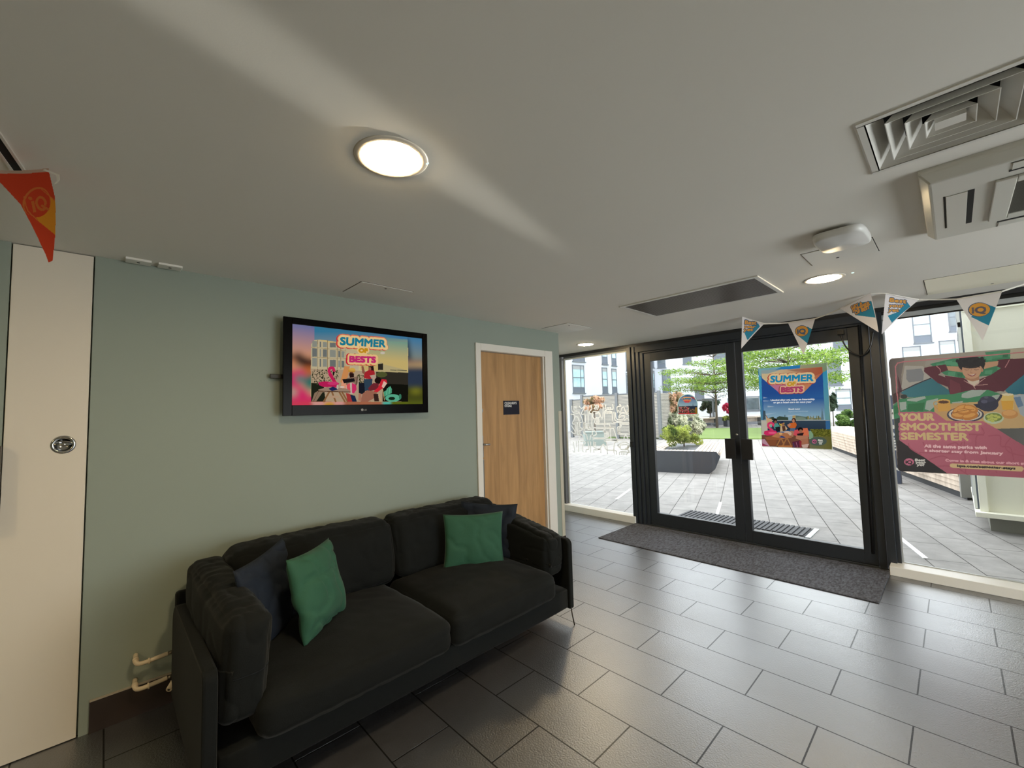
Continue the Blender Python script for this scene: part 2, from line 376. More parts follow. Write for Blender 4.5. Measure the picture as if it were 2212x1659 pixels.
c = boxes('ceiling', [(-2.6, HX0, YB, D+0.06, H, H+0.2), (HX1, XR, YB, D+0.06, H, H+0.2), (HX0, HX1, YB, HY0, H, H+0.2), (HX0, HX1, HY1, D+0.06, H, H+0.2), (HX0, HX1, HY0, HY1, H+0.12, H+0.2)], CEILP); struct(c)
# left wall with the store door's opening and the cupboard recess
DY0, DY1, DZ = 2.50, 3.42, 2.115
w = boxes('wall_left', [(-0.2, 0, YB, -0.338, 0, H), (-0.2, 0, -0.054, DY0, 0, H), (-0.2, 0, DY1, 3.676, 0, H), (-0.2, 0, DY0, DY1, DZ, H), (-0.2, -0.03, -0.338, -0.054, 0, H),
                        (-2.4, -0.2, 3.50, 3.676, 0, H), (-0.8, -0.2, DY0-0.1, DY1+0.08, 0, 0.001)], WALLG); struct(w)
struct(box('wall_far_left', (-2.6, -2.4, 3.5, D+.06, 0, H), WALLG))
struct(box('wall_back', (-0.2, XR, YB-0.2, YB, 0, H), WALLG)); struct(boxes('wall_right', [(XR, XR+0.2, YB, 1.0, 0, H), (XR, XR+0.2, 5.0, D+.06, 0, H), (XR, XR+0.2, 1.0, 5.0, 0, 0.3), (XR, XR+0.2, 1.0, 5.0, 2.12, H)], WALLG))
g = empty('fill_lamp_window', (XR, 3.0, 0.3), 'wide side window added to the right-hand wall for the fill lamp, outside the photograph', 'window'); struct(g)  # made-up window that houses the added fill lamp
boxes('window_frame', [(XR, XR+.05, 1.0, 1.05, 0.3, 2.12), (XR, XR+.05, 4.95, 5.0, 0.3, 2.12), (XR, XR+.05, 1.05, 4.95, 0.3, 0.35), (XR, XR+.05, 1.05, 4.95, 2.07, 2.12)], DARKM, g); box('window_pane', (XR+.02, XR+.026, 1.05, 4.95, 0.35, 2.07), GLASS, g)
# flush white cupboard door in the left wall
g = empty('door_3', (0, -0.196, 0), 'narrow flush white cupboard door in the left wall with oval ring pull', 'door'); struct(g)
box('door_panel', (-0.028, 0.001, -0.333, -0.060, 0.004, H-0.005), PANELW, g, bevel=0.0015)
bm = bmesh.new()
lathe(bm, [(0.0, 0.0012), (0.030, 0.0012), (0.030, 0.004), (0.0385, 0.0045), (0.0425, 0.003), (0.0445, 0.0005)], (0.001, -0.142, 1.416), 'x', 40)
pl = obj('ring_pull', bm, CHROME, g, smooth=True)
bm = bmesh.new(); tube(bm, [(0.005, -0.142+0.03*math.cos(t), 1.416+0.006+0.010*math.sin(t)) for t in [i*2*math.pi/24 for i in range(25)]], 0.0032, 8, caps=False)
bx(bm, 0.002, 0.008, -0.168, -0.116, 1.413, 1.423); obj('ring', bm, CHROME, pl, smooth=True)
# skirting
SK = mat('dark_brown_skirting_tile', (44, 32, 26), rough=0.45, var=0.15, vscale=8); SKE = mat('pale_skirting_trim', (170, 160, 145), rough=0.5)
sk = box('baseboard_left', (0.0005, 0.012, -0.017, 2.455, 0.0, 0.150), SK); struct(sk)
box('trim_strip', (0.0005, 0.014, -0.017, 2.455, 0.150, 0.156), SKE, sk)
sk2 = box('baseboard_right', (0.0005, 0.012, 3.548, 3.676, 0.0, 0.150), SK); struct(sk2)
# corner guard
tag(boxes('corner_guard', [(0.0005, 0.0035, 3.630, 3.6775, 0.0, 1.51), (-0.04, 0.0035, 3.6765, 3.6795, 0.0, 1.51)], mat('cream_corner_guard', (196, 190, 172), rough=0.45)),
    'cream plastic guard strip on the end corner of the sage wall beside the store door', 'corner guard')
# store door
g = empty('door_2', (0, 2.96, 0), "oak veneer store door in a white frame behind the sofa", 'door'); struct(g)
OAK = wood('oak_veneer', (158, 120, 78), (190, 148, 100), (7, 7, 0.55), 0.42, 2.6)
bm = bmesh.new()
for a in ((-0.15, 0.018, 2.462, 2.512, 0, 2.165), (-0.15, 0.018, 3.402, 3.540, 0, 2.165)): pass
for a in ((0.0, 0.018, 2.462, 2.522, 0, 2.166), (0.0, 0.018, 3.420, 3.540, 0, 2.166), (0.0, 0.018, 2.522, 3.420, 2.100, 2.166),
          (-0.16, 0.0, DY0, 2.512, 0, DZ), (-0.16, 0.0, 3.400, DY1, 0, DZ), (-0.16, 0.0, DY0, DY1, 2.098, DZ), (-0.10, -0.072, 3.385, 3.405, 0, 2.10)): bx(bm, *a)
obj('door_frame', bm, WHITE, g, bevel=0.003)
lf = box('door_leaf', (-0.074, -0.030, 2.514, 3.398, 0.006, 2.094), OAK, g, bevel=0.002)
bm = bmesh.new(); bx(bm, -0.030, -0.026, 2.530, 2.566, 1.10, 1.30); bx(bm, -0.030, -0.022, 2.532, 2.552, 1.27, 1.285)
tube(bm, [(-0.026, 2.548, 1.22), (0.018, 2.548, 1.22), (0.022, 2.556, 1.22), (0.022, 2.60, 1.218)], 0.009, 10)
obj('lever_handle', bm, STEEL, lf, smooth=False)
box('push_plate', (-0.030, -0.027, 2.530, 2.570, 0.72, 1.08), STEEL, lf)
bm = bmesh.new(); lathe(bm, [(0, 0.008), (0.016, 0.008), (0.026, 0.003), (0.028, 0)], (-0.030, 2.545, 1.535), 'x', 24); obj('lock_rose', bm, STEEL, lf, smooth=True)
SIGN = mat('charcoal_sign_plate', (48, 48, 58), rough=0.4)
def sheet(name, O, ex, ey, w_, h_, res, base, m, parent=None):
    a = Art(O, ex, ey, w_, h_, res); a.img[:] = lin(base); a.msk[:] = True; return a
sp0, sp1 = at(1088, 896, 0, -0.0265), at(1121.5, 865.5, 0, -0.0265)
bs = box('sign_plate', (-0.030, -0.0265, sp0.y, sp1.y, sp0.z, sp1.z), SIGN, lf)
INK = attr_mat('printed_ink', 'diff', trans=0.0)
a = sheet('s', (-0.0262, 3.015, 1.485), (0, -1, 0), (0, 0, 1), 0.22, 0.147, 900, (50, 50, 60), INK); a.ex = Vector((0, 1, 0)); a.O = Vector((-0.0262, sp0.y+0.002, sp0.z+0.002)); a.w = sp1.y-sp0.y-0.004; a.h = sp1.z-sp0.z-0.004; a.nx, a.ny = int(a.w*a.res), int(a.h*a.res); a.img = np.zeros((a.ny, a.nx, 3))+np.array(lin((50, 50, 60))); a.msk = np.ones((a.ny, a.nx), bool); a.n = Vector((1, 0, 0))
a.z = (1000, 720, 905/240)
a.text("CLEANER'S", (340, 579), (437, 577), (339, 561), (222, 222, 222), 0.04); a.text('STORE', (340, 600), (397, 599), (339, 584), (222, 222, 222), 0.04)
a.build('sign_lettering', INK, bs)
# ---------------------------------------------------------------- downlights
GLOW = emit('warm_lamp_glow', (255, 226, 176), 195.0); RIM = mat('white_lamp_rim', (225, 215, 200), rough=0.35)
def downlight(x, y, label):
    g = empty('ceiling_downlight', (x, y, H), label, 'ceiling light', 'round ceiling downlights')
    bm = bmesh.new(); lathe(bm, [(0.098, -0.003), (0.104, -0.005), (0.118, -0.003), (0.122, 0.0)], (x, y, H), 'z', 48); obj('trim_ring', bm, RIM, g, smooth=True)
    bm = bmesh.new(); lathe(bm, [(0.0, -0.013), (0.05, -0.012), (0.085, -0.008), (0.099, -0.003)], (x, y, H), 'z', 48); obj('diffuser', bm, GLOW, g, smooth=True)
    return g
downlight(1.782, 0.680, 'large bright round downlight in the middle of the ceiling above the sofa')
downlight(2.470, 3.602, 'round downlight between the access point and the bunting near the glass doors')
downlight(-0.313, 4.614, 'small far round downlight over the left window beyond the store door')
for x, y in ((1.75, -1.9), (4.6, -0.6), (4.6, -3.0)): downlight(x, y, 'round downlight behind the camera, out of the photograph')
def led(x, y, where):
    bm = bmesh.new(); lathe(bm, [(0.0, -0.004), (0.006, -0.003), (0.009, 0)], (x, y, H), 'z', 14)
    tag(obj('indicator_light', bm, [emit('indicator_glow', (200, 230, 220), 1.6)], None, smooth=True), 'tiny round indicator stud in the ceiling beside the '+where, 'indicator')
p = at(1842, 589, 2, H); led(p.x, p.y, 'downlight near the doors'); p = at(921, 352, 2, H); led(p.x, p.y, 'large downlight over the sofa')
# ---------------------------------------------------------------- access hatches
HATCH = mat('hatch_paint', (230, 228, 221), rough=0.5); GAP = mat('hatch_shadow_gap', (40, 38, 34), rough=0.9)
def hatch(x0, x1, y0, y1, label, name='access_hatch', hole=None, m=HATCH, group='flush ceiling hatches'):
    g = empty(name, ((x0+x1)/2, (y0+y1)/2, H), label, 'hatch', group)
    box('hatch_frame', (x0-0.004, x1+0.004, y0-0.004, y1+0.004, H-0.0006, H), GAP, g); box('hatch_door', (x0, x1, y0, y1, H-0.004, H-0.0005), m, g, bevel=0.001)
    if hole:
        bm = bmesh.new(); lathe(bm, [(0.0, -0.0052), (0.007, -0.0052), (0.009, -0.004)], (hole[0], hole[1], H), 'z', 16); obj('hatch_lock', bm, GAP, g)
    return g
hatch(0.15, 0.443, 1.18, 1.555, 'flush square ceiling hatch above the wall television', hole=(0.40, 1.37))
hatch(0.085, 0.425, 3.31, 3.725, 'flush square ceiling hatch above the end of the store door wall', hole=(0.36, 3.42))
hatch(2.485, 2.800, 2.90, 3.195, 'flush square ceiling hatch under the wireless access point', hole=(2.62, 3.13))
hatch(2.950, 3.95, 4.255, 4.865, 'long cream ceiling hatch above the right window and bunting', hole=(3.30, 4.80), m=mat('cream_hatch', (244, 240, 220), rough=0.5))
for yy in (0.112, 0.245):
    g = empty('wall_clip_plate', (0.05, yy, H), 'small white ceiling plate with a dark hole near the cupboard door, '+('left' if yy < .2 else 'right')+' of the two', 'plate', 'small plates at the wall top')
    box('plate', (0.018, 0.092, yy-0.052, yy+0.052, H-0.012, H), HATCH, g, bevel=0.002)
    bm = bmesh.new(); lathe(bm, [(0.0, -0.0135), (0.007, -0.0135), (0.007, -0.0122)], (0.055, yy, H), 'z', 14); obj('hole', bm, GAP, g)
# ---------------------------------------------------------------- linear grille, slot, square diffuser
GRW = mat('grille_white_frame', (222, 220, 214), rough=0.4); GRS = mat('grille_slat_grey', (104, 96, 90), rough=0.4); VOID = mat('duct_void', (16, 15, 14), rough=0.9)
x0, x1, y0, y1 = 1.130, 2.190, 3.130, 3.755
g = empty('ceiling_grille', ((x0+x1)/2, (y0+y1)/2, H), 'long rectangular grey slatted return air grille in the ceiling before the doors', 'vent')
bm = bmesh.new(); t = 0.032
for b in ((x0, x1, y0, y0+t), (x0, x1, y1-t, y1), (x0, x0+t, y0+t, y1-t), (x1-t, x1, y0+t, y1-t)): bx(bm, *b, H-0.010, H)
obj('grille_frame', bm, GRW, g, bevel=0.003); box('duct_back', (x0+t, x1-t, y0+t, y1-t, H-0.0012, H-0.0004), VOID, g)
bm = bmesh.new(); n = 26
for i in range(n):
    yy = y0+t+(y1-y0-2*t)*(i+0.5)/n; bx(bm, x0+t, x1-t, yy-0.0075, yy+0.0045, H-0.0085, H-0.0015)
obj('slats', bm, GRS, g)
p0, p1 = Vector((1.085, -0.255, H)), Vector((0.86, -0.228, H)); dd = (p1-p0).normalized(); q = Vector((-dd.y, dd.x, 0))
g = empty('slot_diffuser', (1.3, -0.28, H), 'black slot diffuser with pale edges in the ceiling behind the orange pennant', 'vent')
def orient(o, ang, piv): return lambda v: Vector(piv)+Matrix.Rotation(ang, 3, 'Z') @ (v-Vector(piv))
ang = math.atan2(dd.y, dd.x); X = orient(None, ang, p1)
boxes('slot_void', [(p1.x-1.5, p1.x, p1.y-0.012, p1.y+0.012, H-0.003, H-0.0005)], VOID, g, X=lambda v: X(v))
boxes('slot_edges', [(p1.x-1.5, p1.x, p1.y-0.020, p1.y-0.012, H-0.006, H-0.0003), (p1.x-1.5, p1.x, p1.y+0.012, p1.y+0.020, H-0.006, H-0.0003)], GRW, g, X=lambda v: X(v))
# square louvred diffuser: nested slanted frames
dx0, dx1, dy0, dy1 = 2.888, 3.30, 1.668, 2.085
g = empty('square_air_diffuser', ((dx0+dx1)/2, (dy0+dy1)/2, H), 'white square four-way louvred air diffuser in the ceiling at upper right', 'vent')
boxes('duct_back', [(HX0, HX1, HY0, HY1, H+0.105, H+0.115), (HX0, HX0+.002, HY0, HY1, H+.002, H+.105), (HX1-.002, HX1, HY0, HY1, H+.002, H+.105), (HX0, HX1, HY0, HY0+.002, H+.002, H+.105), (HX0, HX1, HY1-.002, HY1, H+.002, H+.105)], VOID, g)
dcx, dcy = (HX0+HX1)/2, (HY0+HY1)/2; hx, hy = (HX1-HX0)/2, (HY1-HY0)/2
def ring(bm, ox, oy, oz, ix, iy, iz, th=0.0022):      # slanted square louvre, wide at the bottom
    q = [(-1, -1), (1, -1), (1, 1), (-1, 1)]
    L_ = [[bm.verts.new((dcx+sx*x, dcy+sy*y, z)) for sx, sy in q] for x, y, z in ((ox, oy, oz), (ix, iy, iz), (ix+th, iy+th, iz), (ox+th, oy+th, oz))]
    for r in range(4):
        for i in range(4): j = (i+1) % 4; bm.faces.new((L_[r][i], L_[r][j], L_[(r+1) % 4][j], L_[(r+1) % 4][i]))
bm = bmesh.new(); ring(bm, hx+0.020, hy+0.020, H-0.0005, hx-0.004, hy-0.004, H-0.006, 0.004)
for b in ((dx0, dx1, dy0, HY0+.004), (dx0, dx1, HY1-.004, dy1), (dx0, HX0+.004, HY0, HY1), (HX1-.004, dx1, HY0, HY1)): bx(bm, *b, H-0.006, H-0.0003)
obj('diffuser_frame', bm, GRW, g)
for k in range(4):
    o_ = 1-0.235*k; bm = bmesh.new(); ring(bm, (hx-.004)*o_, (hy-.004)*o_, H-0.004, (hx-.004)*o_-0.036, (hy-.004)*o_-0.036, H+0.050); obj('louvre', bm, GRW, g)
box('centre_plate', (dcx-0.034, dcx+0.034, dcy-0.026, dcy+0.026, H-0.004, H+0.010), GRW, g)
# ---------------------------------------------------------------- ceiling cassette air conditioner
ax0, ax1, ay0, ay1, az = 3.005, 3.915, 2.20, 3.06, H-0.055
ACW = mat('air_conditioner_white', (206, 205, 198), rough=0.35)
g = empty('ceiling_air_conditioner', (3.46, 2.63, H), 'white four-way ceiling cassette air conditioner at the right edge', 'air conditioner')
bm = bmesh.new(); vs = [[bm.verts.new((x, y, z)) for x, y in ((ax0-e, ay0-e), (ax1+e, ay0-e), (ax1+e, ay1+e), (ax0-e, ay1+e))] for e, z in ((0.0, H), (0.0, H-0.018), (-0.028, az))]
for r in range(2):
    for i in range(4): bm.faces.new((vs[r][i], vs[r][(i+1) % 4], vs[r+1][(i+1) % 4], vs[r+1][i]))
bm.faces.new(vs[2]); obj('fascia', bm, ACW, g, bevel=0.006)
cx, cy = (ax0+ax1)/2, (ay0+ay1)/2
for i in range(4):
    A = math.pi/2*i; Rz = Matrix.Rotation(A, 3, 'Z'); X = lambda v, Rz=Rz: Rz @ Vector((v.x, v.y, 0))+Vector((cx, cy, v.z))
    fl = box('air_flap', (-0.385, -0.325, -0.22, 0.22, az-0.003, az-0.0002), ACW, g, bevel=0.001, X=X)
    box('outlet_slot', (-0.325, -0.306, -0.225, 0.225, az-0.0008, az-0.0002), VOID, g, X=X)
    box('seam', (-0.392, -0.386, -0.225, 0.225, az-0.0006, az-0.0002), GAP, g, X=X)
bm = bmesh.new()
for b in ((-0.255, -0.20, -0.255, 0.255), (0.20, 0.255, -0.255, 0.255), (-0.2, 0.2, -0.255, -0.20), (-0.2, 0.2, 0.20, 0.255)): bx(bm, cx+b[0], cx+b[1], cy+b[2], cy+b[3], az-0.010, az-0.0002)
obj('intake_frame', bm, ACW, g, bevel=0.003)
bm = bmesh.new(); bx(bm, cx-.2, cx+.2, cy-.2, cy+.2, az-0.004, az-0.0005)
for i in range(40): yy = cy-0.198+0.396*i/39; bx(bm, cx-.2, cx+.2, yy-.0015, yy+.0015, az-0.0065, az-0.003)
obj('intake_grille', bm, mat('intake_mesh_grey', (112, 110, 104), rough=0.6), g)
# wireless access point on its bracket
g = empty('wireless_access_point', (2.70, 2.72, H), 'white rounded square wireless access point hanging under the ceiling', 'access point')
bm = bmesh.new(); n = 40; prof = [(0.90, -0.012), (0.985, -0.016), (1.0, -0.030), (0.97, -0.046), (0.90, -0.052), (0.0, -0.054)]
def sq(r, t, e=5.0):
    c_, s_ = math.cos(t), math.sin(t); k = r/((abs(c_)**e+abs(s_)**e)**(1/e)); return c_*k, s_*k
rings = []
for r, h in prof:
    rings.append([bm.verts.new(Vector((2.700, 2.705, H+h))+Matrix.Rotation(-0.03, 3, 'Z') @ Vector((sq(r*0.108, 2*math.pi*k/n)[0], sq(r*0.145, 2*math.pi*k/n)[1], 0))) for k in range(n)])
for i in range(len(rings)-1):
    for k in range(n): bm.faces.new((rings[i][k], rings[i][(k+1) % n], rings[i+1][(k+1) % n], rings[i+1][k]))
bm.faces.new(rings[0]); obj('casing', bm, mat('access_point_white', (216, 216, 214), rough=0.35), g, smooth=True)
box('mounting_bracket', (2.655, 2.745, 2.66, 2.75, H-0.013, H), GAP, g)
# ---------------------------------------------------------------- glazed front
FY = D
def framebox(name, b, m, parent=None, bv=0.003): return box(name, b, m, parent, bevel=bv)
SILL = mat('white_sill_paint', (240, 240, 238), rough=0.35)
# left window
g = empty('window_1', (-0.6, FY, 0), 'fixed left window pane beside the doors with white line pattern film', 'window'); struct(g)
boxes('window_frame', [(-1.245, -1.155, FY-0.075, FY+0.03, 0.03, 2.33), (-1.155, 0.0, FY-0.03, FY+0.03, 2.318, H-0.005), (-1.155, 0.0, FY-0.025, FY+0.03, 0.03, 0.075), (-2.4, -1.245, FY-0.03, FY+0.03, 2.318, H-0.005), (-0.03, 0.0, FY-0.045, FY+0.03, 0.03, 2.33)], GREYM, g, bevel=0.003)
boxes('glazing_bead', [(-1.155, -0.03, FY-0.012, FY+0.0, 2.296, 2.318), (-1.155, -1.135, FY-0.012, FY, 0.075, 2.3), (-1.155, -0.03, FY-0.012, FY, 0.075, 0.088)], mat('pale_bead', (205, 208, 206), rough=0.4), g)
box('window_pane', (-1.155, -0.02, FY+0.004, FY+0.010, 0.06, 2.33), GLASS, g); box('window_pane', (-2.4, -1.245, FY+0.004, FY+0.010, 0.03, 2.33), GLASS, g)
box('window_sill', (-1.30, 0.040, 5.072, FY+0.02, 0.0, 0.092), SILL, g, bevel=0.004)
# header above everything
hd = box('trim_1', (-2.4, XR, FY-0.045, FY+0.05, 2.345, H), mat('black_header', (38, 39, 42), rough=0.4), None); struct(hd)
# double doors
g = empty('door_1', (1.33, FY, 0), 'dark grey framed glazed double doors to the courtyard', 'door'); struct(g)
bm = bmesh.new()
for i, (a_, b_) in enumerate(((0.002, 0.060), (0.068, 0.108), (0.120, 0.158), (0.170, 0.212))): bx(bm, a_, b_, FY-0.105+0.018*i, FY+0.04, 0.0, 2.345)
bx(bm, 2.475, 2.53, FY-0.055, FY+0.04, 0.0, 2.345); bx(bm, 2.538, 2.600, FY-0.080, FY+0.04, 0.0, 2.345)
bx(bm, 0.060, 2.538, FY-0.075, FY+0.04, 2.265, 2.345); bx(bm, 0.2, 2.5, FY-0.052, FY+0.03, 2.243, 2.265); bx(bm, 0.0, 2.6, FY-0.05, FY+0.05, 0.0, 0.012)
bx(bm, 0.212, 2.475, FY-0.01, FY+0.03, 2.24, 2.3)
obj('door_frame', bm, DARKM, g, bevel=0.003)
def leaf(x0, x1, gx0, gx1, gz0, gz1):
    bm = bmesh.new(); Y0, Y1 = FY-0.035, FY+0.025; z0, z1 = 0.014, 2.240
    bx(bm, x0, gx0, Y0, Y1, z0, z1); bx(bm, gx1, x1, Y0, Y1, z0, z1); bx(bm, gx0, gx1, Y0, Y1, z0, gz0); bx(bm, gx0, gx1, Y0, Y1, gz1, z1)
    o = obj('door_leaf', bm, DARKM, g, bevel=0.003); box('glass_pane', (gx0-.005, gx1+.005, FY-0.008, FY-0.002, gz0-.005, gz1+.005), GLASS, o)
    return o
L1 = leaf(0.216, 1.345, 0.312, 1.248, 0.165, 2.132); L2 = leaf(1.352, 2.470, 1.420, 2.368, 0.142, 2.120)
def pull(x0, x1, o):
    h = box('pull_handle', (x0, x1, FY-0.140, FY-0.112, 0.925, 1.150), BLKH, o, bevel=0.003)
    box('handle_stem', ((x0+x1)/2-0.018, (x0+x1)/2+0.018, FY-0.112, FY-0.034, 0.96, 1.115), BLKH, h)
BLKH = mat('black_handle_plate', (30, 31, 34), rough=0.4)
pull(1.222, 1.330, L1); pull(1.392, 1.500, L2)
bm = bmesh.new(); lathe(bm, [(0, -0.014), (0.010, -0.014), (0.013, -0.004), (0.013, 0)], (1.322, FY-0.035, 1.190), 'y', 20); obj('lock_cylinder', bm, STEEL, L1, smooth=True)
box('keep_block', (0.012, 0.050, FY-0.128, FY-0.104, 1.00, 1.075), BLKH, g, bevel=0.002)
bm = bmesh.new(); tube(bm, [at(1856, 702, 1, FY-0.075), at(1886, 1196, 1, FY-0.075)], 0.013, 12); obj('vertical_rod', bm, mat('black_rod', (18, 18, 20), rough=0.35), g)
bm = bmesh.new(); tube(bm, smooth_path([at(x, y, 1, FY-0.09) for x, y in ((1816, 722), (1821, 738), (1832, 755), (1850, 766), (1866, 766), (1880, 748), (1886, 716))], 6), 0.0065, 8)
cb = obj('loop_cable', bm, BLACKP, g); p = at(1816, 718, 1, FY-0.07)
box('cable_box', (p.x-0.025, p.x+0.025, FY-0.09, FY-0.036, p.z-0.02, p.z+0.02), BLACKP, cb)
# right windows
g = empty('window_2', (3.6, FY, 0), 'fixed right window pane carrying the large pink poster', 'window'); struct(g)
boxes('window_frame', [(2.600, 2.628, FY-0.05, FY+0.03, 0.03, 2.345), (4.66, 4.74, FY-0.07, FY+0.03, 0.03, 2.345), (4.74, XR, FY-0.03, FY+0.03, 2.33, 2.345)], DARKM, g, bevel=0.002)
boxes('glazing_bead', [(2.628, 4.66, FY-0.015, FY+0.0, 2.275, 2.315), (2.628, 2.640, FY-0.012, FY, 0.07, 2.3), (2.628, 4.66, FY-0.02, FY+0.0, 0.06, 0.085)], mat('silver_bead', (178, 182, 184), rough=0.35), g)
boxes('head_gasket', [(2.628, 4.66, FY-0.012, FY+0.0, 2.262, 2.275), (2.628, 4.66, FY-0.03, FY+0.0, 2.315, 2.345)], BLACKP, g)
box('window_pane', (2.605, 4.70, FY+0.004, FY+0.010, 0.05, 2.34), GLASS, g); box('window_pane', (4.70, XR, FY+0.004, FY+0.010, 0.05, 2.34), GLASS, g)
box('window_sill', (2.556, XR, 5.000, FY+0.02, 0.0, 0.078), SILL, g, bevel=0.004)
# entrance mat
MATC = mat('charcoal_ribbed_carpet', (84, 87, 98), rough=0.95, bump=1.0, bscale=300, var=0.6, vscale=70, vstretch=(1, 0.35, 1))
tag(box('entrance_mat', (0.03, 2.553, 4.245, 5.090, 0.0, 0.009), MATC, bevel=0.003), 'charcoal ribbed entrance mat on the floor inside the glass doors', 'mat')
# ================================================================ sofa
VELV = mat('charcoal_velvet', (17, 20, 20), rough=0.85, sheen=0.06, bump=0.25, bscale=260, var=0.10, vscale=5, spec=0.2)
g = empty('sofa', (0.6, 1.38, 0), 'charcoal velvet two-seat sofa against the sage wall', 'sofa')
def slab(name, y0, y1, x0, x1, z0, z1, rf, rb, m=VELV):     # upright panel in the x-z plane with rounded top corners
    P = [(x0, z0), (x1, z0)]
    for k in range(9): t = k/8*math.pi/2; P.append((x1-rf+rf*math.cos(t), z1-rf+rf*math.sin(t)))
    for k in range(9): t = math.pi/2+k/8*math.pi/2; P.append((x0+rb+rb*math.cos(t), z1-rb+rb*math.sin(t)))
    bm = bmesh.new(); a = [bm.verts.new((x, y0, z)) for x, z in P]; b = [bm.verts.new((x, y1, z)) for x, z in P]
    bm.faces.new(a); bm.faces.new(b[::-1])
    for i in range(len(P)): j = (i+1) % len(P); bm.faces.new((a[i], a[j], b[j], b[i]))
    o = obj(name, bm, m, g, smooth=False, bevel=0.010); return o
slab('side_panel', 0.288, 0.338, 0.10, 1.050, 0.085, 0.572, 0.045, 0.13)
slab('side_panel', 2.440, 2.485, 0.10, 1.050, 0.095, 0.585, 0.045, 0.13)
box('back_panel', (0.055, 0.105, 0.30, 2.475, 0.10, 0.60), VELV, g, bevel=0.015)
cushion('seat_base', VELV, g, 0.105, 1.040, 0.342, 2.438, 0.10, 0.245, r=0.02, puff=(0.004, 0, 0), n=16, crease=0.002, seed=3)
def warp_l(q, p):
    if p.z > 0: q.z += 0.012*p.z*(1-((p.x+0.2)**2)*0.6)-0.012
    return q
cushion('seat_cushion', VELV, g, 0.30, 1.085, 0.470, 1.400, 0.232, 0.398, r=0.050, puff=(0.022, 0.006, 0.052), n=30, crease=0.005, seed=1)
cushion('seat_cushion', VELV, g, 0.30, 1.085, 1.408, 2.270, 0.232, 0.398, r=0.050, puff=(0.022, 0.006, 0.052), n=30, crease=0.005, seed=2)
def pleat(x, y): return max(0.0, 1-abs(noise.noise(Vector((x*15+3, y*3, 1.7))))*5)+max(0.0, 1-abs(noise.noise(Vector((x*28+9, y*5, 4.2))))*6)*0.6
def lean(q, p):
    if p.z > 0.5: q.z -= 0.005*pleat(q.y, q.x)*(p.z-0.5)*2
    q.x -= q.z*0.16; return q
cushion('back_cushion', VELV, g, 0.10, 0.36, 0.500, 1.455, 0.395, 0.800, r=0.070, puff=(0.035, 0.012, 0.012), n=48, crease=0.007, seed=4, warp=lean)
cushion('back_cushion', VELV, g, 0.10, 0.36, 1.462, 2.390, 0.395, 0.800, r=0.070, puff=(0.035, 0.012, 0.004), n=48, crease=0.008, seed=5, warp=lean)
def slump(k):
    def f_(q, p):
        if p.z > 0.6: q.z -= 0.007*pleat(q.x, q.y)*(p.z-0.6)/0.4
        if p.z > -0.5: q.z -= k*(p.x*0.5+0.5)*(p.z*0.5+0.5)
        return q
    return f_
def arml(q, p):
    if p.z > 0.6: q.z -= 0.006*pleat(q.x, q.y)*(p.z-0.6)/0.4
    if p.z > 0: q.z -= 0.045*(p.x*0.5+0.5)
    q.y += 0.03*(p.z*0.5+0.5)*(p.x*0.5+0.5)
    return q
cushion('arm_cushion', VELV, g, 0.13, 1.030, 0.340, 0.505, 0.325, 0.765, r=0.045, puff=(0.016, 0.020, 0.016), n=52, crease=0.005, seed=6, warp=arml)
cushion('arm_cushion', VELV, g, 0.13, 1.010, 2.255, 2.435, 0.345, 0.770, r=0.045, puff=(0.016, 0.020, 0.016), n=52, crease=0.005, seed=8, warp=slump(0.145))
LEGM = mat('dark_bronze_leg_metal', (58, 50, 44), rough=0.35, metal=0.8)
def leg(y, xs):
    bm = bmesh.new()
    for x in xs: bx(bm, x-0.006, x+0.006, y-0.012, y+0.012, 0.0, 0.112)
    bx(bm, min(xs)-0.006, max(xs)+0.006, y-0.012, y+0.012, 0.0, 0.008); obj('sled_leg', bm, LEGM, g, bevel=0.001)
leg(0.322, (0.16, 0.98))
bm = bmesh.new(); tube(bm, [(1.045, 2.452, 0.11), (1.062, 2.444, 0.06), (1.085, 2.436, 0.002)], 0.0045, 8); obj('rod_leg', bm, LEGM, g)
bm = bmesh.new(); tube(bm, [(0.14, 2.452, 0.11), (0.12, 2.444, 0.06), (0.10, 2.436, 0.002)], 0.0045, 8); obj('rod_leg', bm, LEGM, g)
# ================================================================ throw cushions
GRN = mat('green_velvet', (36, 84, 62), rough=0.8, sheen=0.08, bump=0.15, bscale=200, var=0.05, vscale=6)
NVY = mat('navy_velvet', (11, 24, 40), rough=0.8, sheen=0.0, bump=0.2, bscale=180, var=0.08, vscale=6)
def prot(yaw, leanb, roll=0.0):      # local +y face turned towards yaw, leaning back, rolled in its own plane
    return Matrix.Rotation(yaw-math.pi/2, 3, 'Z') @ Matrix.Rotation(-leanb, 3, 'X') @ Matrix.Rotation(roll, 3, 'Y')
def put(m, c, w, h, t, yaw, lb, roll, seed, label, grp, **k):
    o = pillow('throw_cushion', m, Vector(c), w, h, t, prot(yaw, lb, roll), seed=seed, **k); tag(o, label, 'cushion', grp); return o
R_ = math.radians
put(NVY, (0.560, 0.635, 0.625), 0.46, 0.43, 0.11, R_(48), R_(-12), R_(3), 11, 'navy cushion at the left end of the sofa behind the bright green one', None, wrinkle=0.010)
put(GRN, (0.660, 0.835, 0.620), 0.42, 0.42, 0.16, R_(43), R_(-14), R_(-2), 12, 'bright green cushion propped up at the left end of the sofa', None, wrinkle=0.014)
put(NVY, (0.480, 2.165, 0.610), 0.45, 0.41, 0.09, R_(-50), R_(-10), R_(-3), 13, 'navy cushion at the right end of the sofa, mostly hidden by a green one', None, wrinkle=0.010)
